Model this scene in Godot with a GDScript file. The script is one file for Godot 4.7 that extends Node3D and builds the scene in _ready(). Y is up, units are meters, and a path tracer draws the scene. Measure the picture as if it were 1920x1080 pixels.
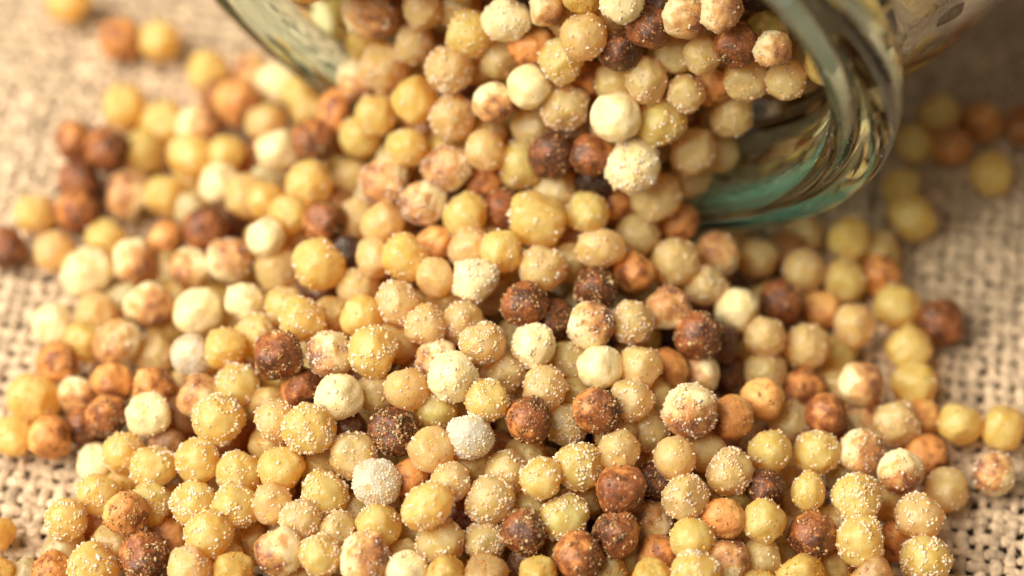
extends Node3D
# A glass jar on its side, toasted pasta balls spilling from its mouth over burlap. Metres, y up; the cloth's top is y = 0.

const MM := 0.001
var rng := RandomNumberGenerator.new()
var ico_dirs := PackedVector3Array()
var ico_faces := PackedInt32Array()
var pebble_dirs := PackedVector3Array()
var pebble_faces := PackedInt32Array()
var bodies := {}
var crumb_meshes := {}
var mats := {}
var lumps := FastNoiseLite.new()
var grain := FastNoiseLite.new()
var numbers := {}


func _ready() -> void:
	rng.seed = 41
	setup_camera()
	setup_light()
	make_materials()
	make_table()
	make_burlap()
	make_jar()
	make_balls()


func setup_camera() -> void:
	var cam := Camera3D.new()
	cam.name = "camera"
	add_child(cam)
	cam.look_at_from_position(Vector3(0, 0.31945, 0.24073), Vector3.ZERO, Vector3.UP)
	var lens := CameraAttributesPhysical.new()
	lens.frustum_focal_length = 138.1
	lens.frustum_focus_distance = 0.3685
	lens.frustum_near = 0.02
	lens.frustum_far = 30.0
	lens.exposure_aperture = 9.6
	cam.attributes = lens
	cam.fov = 9.93
	cam.near = 0.02
	cam.far = 30.0
	cam.current = true


func setup_light() -> void:
	var around := WorldEnvironment.new()
	around.name = "surroundings"
	var e := Environment.new()
	e.background_mode = Environment.BG_COLOR
	e.background_color = Color(0.25, 0.20, 0.145).linear_to_srgb()
	e.tonemap_mode = Environment.TONE_MAPPER_LINEAR
	e.tonemap_exposure = 1.1
	e.sdfgi_enabled = true
	e.ssao_enabled = true
	e.ssil_enabled = true
	around.environment = e
	add_child(around)
	# the window: a broad soft source at the left, a little behind the jar
	var win := AreaLight3D.new()
	win.name = "window_light"
	win.area_size = Vector2(1.2, 1.2)
	win.light_color = Color(1.0, 0.95, 0.88)
	win.light_energy = 4.6
	win.area_range = 5.0
	win.shadow_enabled = true
	add_child(win)
	win.look_at_from_position(Vector3(-0.78, 0.98, 0.20), Vector3(0.0, 0.01, 0.0), Vector3.UP)


# ---------------------------------------------------------------- helpers

func lin(r: float, g: float, b: float) -> Color:
	return Color(r, g, b).linear_to_srgb()


func numbered(called: String) -> String:
	var k: int = numbers.get(called, 0)
	numbers[called] = k + 1
	return called if k == 0 else "%s_%03d" % [called, k]


func mesh_from(v: PackedVector3Array, n: PackedVector3Array, f: PackedInt32Array, c := PackedColorArray(), into: ArrayMesh = null) -> ArrayMesh:
	var a := []
	a.resize(Mesh.ARRAY_MAX)
	a[Mesh.ARRAY_VERTEX] = v
	a[Mesh.ARRAY_NORMAL] = n
	a[Mesh.ARRAY_INDEX] = f
	if c.size():
		a[Mesh.ARRAY_COLOR] = c
	var m := into if into else ArrayMesh.new()
	m.add_surface_from_arrays(Mesh.PRIMITIVE_TRIANGLES, a)
	return m


func smooth_normals(v: PackedVector3Array, f: PackedInt32Array) -> PackedVector3Array:
	var n := PackedVector3Array()
	n.resize(v.size())
	for i in range(0, f.size(), 3):
		var g := (v[f[i + 2]] - v[f[i]]).cross(v[f[i + 1]] - v[f[i]])
		n[f[i]] += g
		n[f[i + 1]] += g
		n[f[i + 2]] += g
	for i in n.size():
		n[i] = n[i].normalized()
	return n


func put(mesh: Mesh, called: String, mat: Material, parent: Node) -> MeshInstance3D:
	var o := MeshInstance3D.new()
	o.name = called
	o.mesh = mesh
	o.material_override = mat
	parent.add_child(o, true)
	return o


func tag(o: Node, label: String, category := "", group := "", kind := "") -> void:
	if label:
		o.set_meta("label", label)
	if category:
		o.set_meta("category", category)
	if group:
		o.set_meta("group", group)
	if kind:
		o.set_meta("kind", kind)


func icosphere(level: int) -> Array:
	var t := (1.0 + sqrt(5.0)) / 2.0
	var v := PackedVector3Array()
	for s in [[-1, t, 0], [1, t, 0], [-1, -t, 0], [1, -t, 0], [0, -1, t], [0, 1, t], [0, -1, -t], [0, 1, -t], [t, 0, -1], [t, 0, 1], [-t, 0, -1], [-t, 0, 1]]:
		v.append(Vector3(s[0], s[1], s[2]).normalized())
	var f := PackedInt32Array([0, 11, 5, 0, 5, 1, 0, 1, 7, 0, 7, 10, 0, 10, 11, 1, 5, 9, 5, 11, 4, 11, 10, 2, 10, 7, 6, 7, 1, 8, 3, 9, 4, 3, 4, 2, 3, 2, 6, 3, 6, 8, 3, 8, 9, 4, 9, 5, 2, 4, 11, 6, 2, 10, 8, 6, 7, 9, 8, 1])
	for l in level:
		var mids := {}
		var g := PackedInt32Array()
		for i in range(0, f.size(), 3):
			var m := []
			for k in 3:
				var a := f[i + k]
				var b := f[i + (k + 1) % 3]
				var key := mini(a, b) * 100000 + maxi(a, b)
				if not mids.has(key):
					mids[key] = v.size()
					v.append((v[a] + v[b]).normalized())
				m.append(mids[key])
			g.append_array([f[i], m[0], m[2], f[i + 1], m[1], m[0], f[i + 2], m[2], m[1], m[0], m[1], m[2]])
		f = g
	# front faces run clockwise
	for i in range(0, f.size(), 3):
		var k := f[i + 1]
		f[i + 1] = f[i + 2]
		f[i + 2] = k
	return [v, f]


# ---------------------------------------------------------------- materials

func noise_texture(freq: float, octaves: int, seed_: int, size := 512) -> NoiseTexture2D:
	var n := FastNoiseLite.new()
	n.seed = seed_
	n.noise_type = FastNoiseLite.TYPE_SIMPLEX_SMOOTH
	n.frequency = freq
	n.fractal_octaves = octaves
	var t := NoiseTexture2D.new()
	t.width = size
	t.height = size
	t.seamless = true
	t.noise = n
	return t


func speckles(col: Color, many: int, small: float, large: float, strong: float, seed_: int) -> ImageTexture:
	# fine flour grains sticking to the surface; what lies between them is clear
	var g := RandomNumberGenerator.new()
	g.seed = seed_
	var n := 512
	var im := Image.create(n, n, false, Image.FORMAT_RGBA8)
	im.fill(Color(col.r, col.g, col.b, 0.0))
	for k in many:
		var cx := g.randf() * n
		var cy := g.randf() * n
		var r := lerpf(small, large, pow(g.randf(), 2.0))
		var a := strong * g.randf_range(0.35, 1.0)
		var ex := g.randf_range(0.7, 1.4)
		for y in range(int(cy - r * 1.5), int(cy + r * 1.5) + 1):
			for x in range(int(cx - r * 1.5), int(cx + r * 1.5) + 1):
				var d := Vector2((x - cx) * ex, (y - cy) / ex).length() / r
				if d < 1.0:
					var u := posmod(x, n)
					var w := posmod(y, n)
					var was := im.get_pixel(u, w).a
					im.set_pixel(u, w, Color(col.r, col.g, col.b, maxf(was, a * smoothstep(1.0, 0.5, d))))
	return ImageTexture.create_from_image(im)


func make_materials() -> void:
	lumps.noise_type = FastNoiseLite.TYPE_SIMPLEX_SMOOTH
	lumps.frequency = 1.0
	lumps.fractal_octaves = 1
	grain.noise_type = FastNoiseLite.TYPE_SIMPLEX_SMOOTH
	grain.frequency = 1.0
	grain.fractal_octaves = 3
	var relief := noise_texture(0.07, 3, 5)
	relief.noise.noise_type = FastNoiseLite.TYPE_CELLULAR
	relief.noise.cellular_return_type = FastNoiseLite.RETURN_DISTANCE
	relief.noise.cellular_jitter = 1.0
	relief.invert = true
	var frost := speckles(Color(0.97, 0.95, 0.88), 2300, 1.4, 5.0, 0.7, 21)
	var toast := speckles(Color(0.74, 0.52, 0.32), 900, 1.2, 4.2, 0.6, 22)
	for s in [["waxy", 0.36, 0.35, 0.05, 0.66], ["dry", 0.5, 0.15, 0.06, 0.8], ["roast", 0.5, 0.0, 0.08, 1.0]]:
		var m := StandardMaterial3D.new()
		m.resource_name = s[0]
		m.albedo_color = Color.WHITE
		m.vertex_color_use_as_albedo = true
		m.roughness = s[1]
		m.metallic_specular = 0.5
		if s[2] > 0.0:
			m.subsurf_scatter_enabled = true
			m.subsurf_scatter_strength = s[2]
		m.heightmap_enabled = true
		m.heightmap_texture = relief
		m.heightmap_scale = s[3] * 0.09
		m.uv1_triplanar = true
		m.uv1_scale = Vector3.ONE * 270.0
		if s[4] < 1.0:
			m.refraction_enabled = true
			m.albedo_color.a = s[4]
		if s[0] == "waxy":
			m.backlight_enabled = true
			m.backlight = lin(0.50, 0.355, 0.16)
		m.detail_enabled = true
		m.detail_albedo = toast if s[0] == "roast" else frost
		mats[s[0]] = m
	var c := StandardMaterial3D.new()
	c.resource_name = "crumb"
	c.vertex_color_use_as_albedo = true
	c.roughness = 0.65
	c.metallic_specular = 0.35
	c.backlight_enabled = true
	c.backlight = lin(0.8, 0.76, 0.62)
	mats.crumb = c
	var g := StandardMaterial3D.new()
	g.resource_name = "jar_glass"
	g.transparency = BaseMaterial3D.TRANSPARENCY_ALPHA
	g.albedo_color = Color(0.994, 1.0, 0.996, 0.0)
	g.refraction_enabled = true
	g.refraction_scale = 0.05
	g.roughness = 0.0
	g.metallic_specular = 0.5
	mats.glass = g
	var rim := g.duplicate()
	rim.resource_name = "jar_rim_glass"
	rim.albedo_color = Color(0.93, 0.995, 0.965, 0.0)
	mats.rim = rim
	var tint := StandardMaterial3D.new()  # colour standing in for the green light takes on inside the thick rim
	tint.resource_name = "green_light_tint"
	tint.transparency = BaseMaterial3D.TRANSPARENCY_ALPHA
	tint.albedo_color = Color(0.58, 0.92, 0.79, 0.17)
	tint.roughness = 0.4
	mats.added_green_tint = tint
	var y := StandardMaterial3D.new()
	y.resource_name = "jute"
	y.vertex_color_use_as_albedo = true
	y.roughness = 0.85
	y.metallic_specular = 0.25
	y.rim_enabled = true
	y.rim = 0.3
	y.rim_tint = 0.6
	mats.jute = y
	var w := StandardMaterial3D.new()
	w.resource_name = "dark_wood"
	w.albedo_color = lin(0.15, 0.12, 0.085)
	w.albedo_texture = null
	w.roughness = 0.6
	mats.wood = w


# ---------------------------------------------------------------- table and cloth

func make_table() -> void:
	var b := BoxMesh.new()
	b.size = Vector3(1.2, 0.03, 1.0)
	var o := put(b, "table_top", mats.wood, self)
	o.position = Vector3(0, -0.0165 - 0.0015, -0.1)
	tag(o, "dark wooden table top seen through the holes of the burlap", "", "", "structure")


func make_burlap() -> void:
	# plain weave: every thread a tube that goes over and under the threads that cross it
	var cloth := Node3D.new()
	cloth.name = "burlap_cloth"
	add_child(cloth)
	cloth.rotation.y = deg_to_rad(-8.0)
	cloth.position = Vector3(0, -0.0011, -0.022)
	tag(cloth, "coarse beige burlap cloth under the jar and the spilled pasta", "cloth")
	var xs := thread_places(112, 1.85)
	var zs := thread_places(104, 1.9)
	var warp := []
	var weft := []
	for k in 8:
		warp.append(thread(zs, k % 2, 0.61, k))
		weft.append(thread(xs, k % 2 + 1, 0.61, k + 20))
	for i in xs.size():
		var o := put(warp[(i % 2) + 2 * rng.randi_range(0, 3)], "warp_thread", mats.jute, cloth)
		o.rotation.y = -PI / 2
		o.position.x = xs[i] * MM
	for i in zs.size():
		var o := put(weft[(i % 2) + 2 * rng.randi_range(0, 3)], "weft_thread", mats.jute, cloth)
		o.position.z = zs[i] * MM
	# loose fibres standing out of the yarn
	var v := PackedVector3Array()
	var f := PackedInt32Array()
	var c := PackedColorArray()
	for k in 9000:
		var at := Vector3(rng.randf_range(-88, 88), rng.randf_range(0.2, 0.7), rng.randf_range(-82, 82))
		var dir := Vector3(rng.randfn(), rng.randf_range(-0.1, 0.5), rng.randfn()).normalized()
		var bend := Vector3(rng.randfn(), rng.randf_range(-0.6, 0.2), rng.randfn()) * 0.5
		var long := rng.randf_range(0.8, 3.2)
		var pts := PackedVector3Array()
		for s in 5:
			var t := s / 4.0
			pts.append((at + dir * long * t + bend * long * t * t * 0.6) * MM)
		var tone := rng.randf_range(0.75, 1.15)
		strand(v, f, c, pts, 0.026 * MM, Color(0.52 * tone, 0.41 * tone, 0.29 * tone))
	tag(put(mesh_from(v, smooth_normals(v, f), f, c), "loose_fibres", mats.jute, cloth), "", "", "", "stuff")


func strand(v: PackedVector3Array, f: PackedInt32Array, c: PackedColorArray, pts: PackedVector3Array, r: float, col: Color) -> void:
	var first := v.size()
	for i in pts.size():
		var d := (pts[mini(i + 1, pts.size() - 1)] - pts[maxi(i - 1, 0)]).normalized()
		var a := d.cross(Vector3(0.3, 0.9, 0.2)).normalized()
		var b := d.cross(a)
		for k in 3:
			var t := TAU * k / 3.0
			v.append(pts[i] + (a * cos(t) + b * sin(t)) * r)
			c.append(col)
	for i in pts.size() - 1:
		for k in 3:
			var p := first + i * 3 + k
			var q := first + i * 3 + (k + 1) % 3
			f.append_array([p, p + 3, q, q, p + 3, q + 3])


func thread_places(count: int, pitch: float) -> PackedFloat32Array:
	var out := PackedFloat32Array()
	for i in count:
		out.append((i - count * 0.5) * pitch + rng.randf_range(-0.22, 0.22))
	return out


func thread(cross: PackedFloat32Array, parity: int, r: float, seed_: int) -> ArrayMesh:
	# along x; at each crossing it lies high or low
	var v := PackedVector3Array()
	var f := PackedInt32Array()
	var c := PackedColorArray()
	var sides := 8
	var steps := 6
	var rows := 0
	lumps.seed = 100 + seed_
	grain.seed = 300 + seed_
	for i in cross.size():
		var nxt: float = cross[i + 1] if i + 1 < cross.size() else cross[i] + 1.85
		for s in steps:
			var t := float(s) / steps
			var x := lerpf(cross[i], nxt, t)
			var ph := PI * (i + t + parity)
			var y := cos(ph) * 0.25
			var off := lumps.get_noise_1d(x * 0.25) * 0.28
			var thick := r * (1.0 + 0.42 * lumps.get_noise_1d(x * 0.35 + 900.0) + 0.12 * lumps.get_noise_1d(x * 1.3 + 50.0))
			var slope := -sin(ph) * 0.25 * PI / 1.85
			var d := Vector3(1, slope, 0).normalized()
			var up := Vector3(-d.y, d.x, 0)
			var tone := 1.0 + 0.35 * lumps.get_noise_1d(x * 0.5 + 300.0)
			for k in sides:
				var a := TAU * k / sides
				var twist := sin(a * 2.0 + x * 2.2) * 0.07 + 0.30 * grain.get_noise_2d(x * 1.1, k * 2.9)
				var rr := thick * (1.0 + twist)
				v.append(Vector3(x, y, off) * MM + (up * sin(a) * rr * 0.80 + Vector3(0, 0, 1) * cos(a) * rr * 1.05) * MM)
				var g := tone * (1.0 + 0.75 * grain.get_noise_2d(x * 2.3 + 70.0, k * 3.7))
				c.append(Color(0.53 * g, 0.415 * g, 0.285 * g))
			rows += 1
	for i in rows - 1:
		for k in sides:
			var p := i * sides + k
			var q := i * sides + (k + 1) % sides
			f.append_array([p, q, p + sides, q, q + sides, p + sides])
	return mesh_from(v, smooth_normals(v, f), f, c)


# ---------------------------------------------------------------- jar

func lathe(profile: Array, segments: int, wobble := 0.0) -> ArrayMesh:
	# profile: (distance from the axis, distance from the mouth) in mm; turned about z, which points into the jar
	var v := PackedVector3Array()
	var f := PackedInt32Array()
	var n := PackedVector3Array()
	var np := profile.size()
	for i in segments:
		var a := TAU * i / segments
		for k in np:
			var p: Vector2 = profile[k]
			var w := 1.0 + wobble * lumps.get_noise_3d(cos(a) * 1.6, sin(a) * 1.6, p.y * 0.05)
			v.append(Vector3(cos(a) * p.x * w, sin(a) * p.x * w, p.y) * MM)
			var t: Vector2 = (profile[mini(k + 1, np - 1)] - profile[maxi(k - 1, 0)]).normalized()
			n.append(Vector3(cos(a) * t.y, sin(a) * t.y, -t.x))
	for i in segments:
		var j := (i + 1) % segments
		for k in np - 1:
			var p := i * np + k
			var q := j * np + k
			f.append_array([p, q, p + 1, q, q + 1, p + 1])
	# faces must run clockwise as seen from where the normal points
	var g := (v[f[2]] - v[f[0]]).cross(v[f[1]] - v[f[0]])
	if g.dot(n[f[0]]) < 0.0:
		for i in range(0, f.size(), 3):
			var s := f[i + 1]
			f[i + 1] = f[i + 2]
			f[i + 2] = s
	return mesh_from(v, n, f)


func curve(points: Array, per := 6) -> Array:
	# a smooth line through the points
	var out := []
	for i in points.size() - 1:
		var a: Vector2 = points[maxi(i - 1, 0)]
		var b: Vector2 = points[i]
		var c: Vector2 = points[i + 1]
		var d: Vector2 = points[mini(i + 2, points.size() - 1)]
		for s in per:
			out.append(b.cubic_interpolate(c, a, d, float(s) / per))
	out.append(points[-1])
	return out


func make_jar() -> void:
	lumps.seed = 12
	var jar := Node3D.new()
	jar.name = "glass_jar"
	add_child(jar)
	var az := deg_to_rad(21.4)
	var el := deg_to_rad(11.7)
	var inward := Vector3(sin(az) * cos(el), sin(el), -cos(az) * cos(el))
	var side := Vector3(cos(az), 0, sin(az))
	var up := inward.cross(side).normalized()
	jar.transform = Transform3D(Basis(side, up, inward) if Basis(side, up, inward).determinant() > 0.0 else Basis(side, -up, inward), Vector3(-0.13, 42.99, -2.45) * MM)
	tag(jar, "clear glass jar with thick greenish rim lying on its side", "jar")
	# outline from the inside of the neck round the lip to the outside of the neck
	var neck_in := Vector2(36.2, 13.0)
	var neck_out := Vector2(39.6, 12.0)
	var rim := curve([neck_in, Vector2(36.1, 9.0), Vector2(36.2, 4.5), Vector2(36.5, 1.6), Vector2(37.3, 0.3), Vector2(38.3, 0.2), Vector2(39.0, 1.2), Vector2(39.7, 1.9), Vector2(41.2, 1.6), Vector2(42.9, 2.0), Vector2(43.7, 3.4), Vector2(43.6, 5.6), Vector2(42.9, 7.6), Vector2(41.2, 9.0), Vector2(39.9, 10.2), neck_out], 5)
	put(lathe(rim, 160), "rim", mats.rim, jar)
	# added sheets inside lip and flange: green light in thick glass, put into colour
	put(lathe(curve([Vector2(37.6, 2.9), Vector2(37.3, 2.3), Vector2(37.1, 1.7)], 4), 160), "added_lip_tint", mats.added_green_tint, jar)
	put(lathe(curve([Vector2(42.3, 5.9), Vector2(42.6, 5.1), Vector2(42.8, 4.2)], 4), 160), "added_flange_tint", mats.added_green_tint, jar)
	var outer := curve([neck_out, Vector2(40.6, 14.5), Vector2(44.0, 19.5), Vector2(48.5, 26.0), Vector2(51.6, 34.0), Vector2(52.8, 44.0), Vector2(52.9, 70.0), Vector2(52.6, 90.0), Vector2(50.5, 96.0), Vector2(46.0, 98.0), Vector2(0.01, 97.5)], 5)
	var inner := curve([Vector2(0.01, 92.5), Vector2(44.0, 92.0), Vector2(48.4, 89.0), Vector2(49.9, 83.0), Vector2(49.9, 68.0), Vector2(49.7, 44.5), Vector2(48.4, 35.6), Vector2(45.4, 28.2), Vector2(40.8, 21.8), Vector2(37.3, 17.0), neck_in], 5)
	var body := Node3D.new()
	body.name = "body"
	jar.add_child(body)
	put(lathe(outer, 160, 0.004), "outer_wall", mats.glass, body)
	put(lathe(inner, 160, 0.006), "inner_wall", mats.glass, body)
	# flour dust clinging to the outside of the rim
	var v := PackedVector3Array()
	var f := PackedInt32Array()
	var c := PackedColorArray()
	for k in 420:
		var a := rng.randf_range(-1.4, 0.35) if k % 3 else rng.randf_range(-3.1, 3.1)
		var s: Vector2 = rim[rng.randi_range(10, rim.size() - 14)]
		var at := Vector3(cos(a) * s.x, sin(a) * s.x, s.y)
		pebble(v, f, c, at * MM, at.normalized(), rng.randf_range(0.03, 0.10) * MM, Color(0.85, 0.82, 0.74))
	tag(put(mesh_from(v, smooth_normals(v, f), f, c), "flour_dust", mats.crumb, jar), "", "", "", "stuff")


# ---------------------------------------------------------------- pasta balls

func pebble(v: PackedVector3Array, f: PackedInt32Array, c: PackedColorArray, at: Vector3, normal: Vector3, size: float, col: Color) -> void:
	if pebble_dirs.is_empty():
		pebble_dirs = PackedVector3Array([Vector3.RIGHT, Vector3.LEFT, Vector3.UP, Vector3.DOWN, Vector3.BACK, Vector3.FORWARD])
		pebble_faces = PackedInt32Array([0, 4, 2, 4, 1, 2, 1, 5, 2, 5, 0, 2, 4, 0, 3, 1, 4, 3, 5, 1, 3, 0, 5, 3])
	var first := v.size()
	var turn := Basis(Vector3(rng.randfn(), rng.randfn(), rng.randfn()).normalized(), rng.randf() * TAU)
	var stretch := Vector3(rng.randf_range(0.7, 1.6), rng.randf_range(0.6, 1.2), rng.randf_range(0.5, 1.0))
	for d in pebble_dirs:
		v.append(at + turn * (d * stretch * size * rng.randf_range(0.8, 1.4)))
		c.append(col)
	for i in pebble_faces:
		f.append(first + i)


const TYPES := "YLPGOBDW"

func ball_radius(d: Vector3, facets: Array, rough: float) -> float:
	# every third shape is a little squared off, as cut from a strand
	var r := 1.0
	if facets.size() % 3 == 0:
		var s := Vector3(pow(absf(d.x), 2.9), pow(absf(d.y), 2.9), pow(absf(d.z), 2.5))
		r = 0.95 * pow(s.x + s.y + s.z, -1.0 / 2.8)
	for k in facets:
		var cs: float = d.dot(k[0])
		if cs > 0.3:
			var rk: float = k[1] / cs
			var h := clampf(0.5 + 0.5 * (rk - r) / 0.15, 0.0, 1.0)
			r = lerpf(rk, r, h) - 0.15 * h * (1.0 - h)
	r *= 1.0 + 0.045 * lumps.get_noise_3dv(d * 1.5) + 0.010 * lumps.get_noise_3dv(d * 3.6 + Vector3(7, 3, 1))
	return r * (1.06 + rough * grain.get_noise_3dv(d * 7.0))


func ball_color(type: String, d: Vector3, v: int) -> Color:
	var n1 := lumps.get_noise_3dv(d * 1.3 + Vector3(20, 0, 0))
	var n2 := grain.get_noise_3dv(d * 2.6 + Vector3(0, 30, 0))
	var n3 := grain.get_noise_3dv(d * 9.0 + Vector3(0, 0, 40))
	var yellow := Vector3(0.96, 0.71, 0.22)
	var amber := Vector3(0.94, 0.63, 0.14)
	var beige := Vector3(0.94, 0.65, 0.28)
	var cream := Vector3(0.96, 0.77, 0.43)
	var tan_ := Vector3(0.72, 0.40, 0.13)
	var orange := Vector3(0.55, 0.235, 0.065)
	var brown := Vector3(0.21, 0.066, 0.02)
	var dark := Vector3(0.065, 0.022, 0.011)
	var out := yellow
	match type:
		"W":
			out = Vector3(0.97, 0.91, 0.76).lerp(cream, smoothstep(0.0, 0.6, n1))
		"Y":
			out = yellow.lerp(amber, smoothstep(-0.3, 0.6, n1)).lerp(cream, 0.45 * smoothstep(0.0, 0.6, n2))
		"L":
			out = beige.lerp(Vector3(0.95, 0.645, 0.21), smoothstep(-0.2, 0.6, n1)).lerp(Vector3(0.90, 0.60, 0.27), smoothstep(0.1, 0.6, n2))
		"P":
			out = cream.lerp(yellow, 0.5 * smoothstep(0.0, 0.7, n1)).lerp(tan_, 0.35 * smoothstep(0.25, 0.7, n2))
		"G":
			var patch := d.z + 0.55 * n1 + 0.5 * n2
			out = cream.lerp(tan_, smoothstep(-0.35, 0.25, patch)).lerp(orange, smoothstep(0.15, 0.7, patch)).lerp(brown, smoothstep(0.65, 1.15, patch))
		"O":
			var patch := d.z * 0.7 + 0.6 * n1 + 0.5 * n2
			out = tan_.lerp(orange, smoothstep(-0.7, 0.1, patch)).lerp(brown, smoothstep(0.35, 0.95, patch))
		"B":
			var patch := d.z * 0.6 + 0.6 * n1 + 0.6 * n2
			out = orange.lerp(brown, smoothstep(-0.85, -0.15, patch)).lerp(dark, smoothstep(0.1, 0.85, patch))
		"D":
			out = dark.lerp(brown, smoothstep(0.05, 0.6, n2 + 0.4 * n1))
	out *= 1.0 + 0.16 * n3
	if type in "BD":
		out = out.lerp(orange, 0.7 * smoothstep(0.28, 0.5, n3))
	if type in "YLP":
		var fleck := lumps.get_noise_3dv(d * 5.5 + Vector3(3, 50 + v, 9))
		out = out.lerp(Vector3(0.30, 0.13, 0.04), 0.8 * smoothstep(0.80, 0.9, fleck))
	return Color(maxf(out.x, 0.005), maxf(out.y, 0.004), maxf(out.z, 0.003))


func facets_of(v: int) -> Array:
	var fr := RandomNumberGenerator.new()
	fr.seed = 900 + v
	var out := []
	for k in 5 + v % 4:
		out.append([Vector3(fr.randfn(), fr.randfn(), fr.randfn()).normalized(), fr.randf_range(0.80, 0.96)])
	return out


func shape_seed(type: String, v: int) -> int:
	return TYPES.find(type) * 50 + v


func ball_body(type: String, v: int) -> ArrayMesh:
	var key := type + str(v)
	if not bodies.has(key):
		if ico_dirs.is_empty():
			var g := icosphere(4)
			ico_dirs = g[0]
			ico_faces = g[1]
		var s := shape_seed(type, v)
		lumps.seed = s
		grain.seed = s + 7
		var facets := facets_of(s)
		var rough := 0.012 if type in "YL" else 0.008 if type in "PGW" else 0.026
		var p := PackedVector3Array()
		var c := PackedColorArray()
		for d in ico_dirs:
			p.append(d * ball_radius(d, facets, rough) * MM)
			c.append(ball_color(type, d, v))
		bodies[key] = mesh_from(p, smooth_normals(p, ico_faces), ico_faces, c)
	return bodies[key]


func ball_crumbs(type: String, v: int, level: int) -> ArrayMesh:
	var key := "%s%d_%d" % [type, v, level]
	if not crumb_meshes.has(key):
		var s := shape_seed(type, v)
		lumps.seed = s
		grain.seed = s + 7
		var facets := facets_of(s)
		var rough := 0.03
		var p := PackedVector3Array()
		var f := PackedInt32Array()
		var c := PackedColorArray()
		var many: int = [70, 450, 1300, 2400][level]
		if type == "W":
			many = 2200
		var toasted := type in "OBD"
		for k in many:
			var d := Vector3(rng.randfn(), rng.randfn(), rng.randfn()).normalized()
			var cluster := lumps.get_noise_3dv(d * 1.8 + Vector3(11, 60, 5))
			if rng.randf() > 0.20 + 2.6 * cluster and type != "W":
				continue
			var size := (0.014 + 0.085 * pow(rng.randf(), 2.6)) * (0.7 if type == "W" else 1.0)
			var col := Vector3(0.95, 0.88, 0.70).lerp(Vector3(0.97, 0.95, 0.89), rng.randf())
			if toasted:
				col = Vector3(0.72, 0.50, 0.24).lerp(Vector3(0.46, 0.22, 0.07), rng.randf()) if rng.randf() < 0.6 else Vector3(0.80, 0.64, 0.38)
			elif type == "L":
				col = col.lerp(Vector3(0.74, 0.62, 0.38), 0.4 * rng.randf())
			elif type == "G":
				col = col.lerp(Vector3(0.74, 0.50, 0.24), 0.6 * rng.randf())
			if type == "W":
				col = Vector3(0.97, 0.93, 0.82)
			if rng.randf() < 0.5:
				# grains fused to the ball keep its colour
				var own := ball_color(type, d, v)
				col = col.lerp(Vector3(own.r, own.g, own.b), rng.randf_range(0.4, 0.9))
			pebble(p, f, c, d * (ball_radius(d, facets, rough) + size * 0.1) * MM, d, size * MM, Color(col.x, col.y, col.z))
		crumb_meshes[key] = mesh_from(p, smooth_normals(p, f), f, c)
	return crumb_meshes[key]


func finish(type: String) -> Material:
	return mats.waxy if type in "YLW" else mats.dry if type in "PG" else mats.roast


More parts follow.
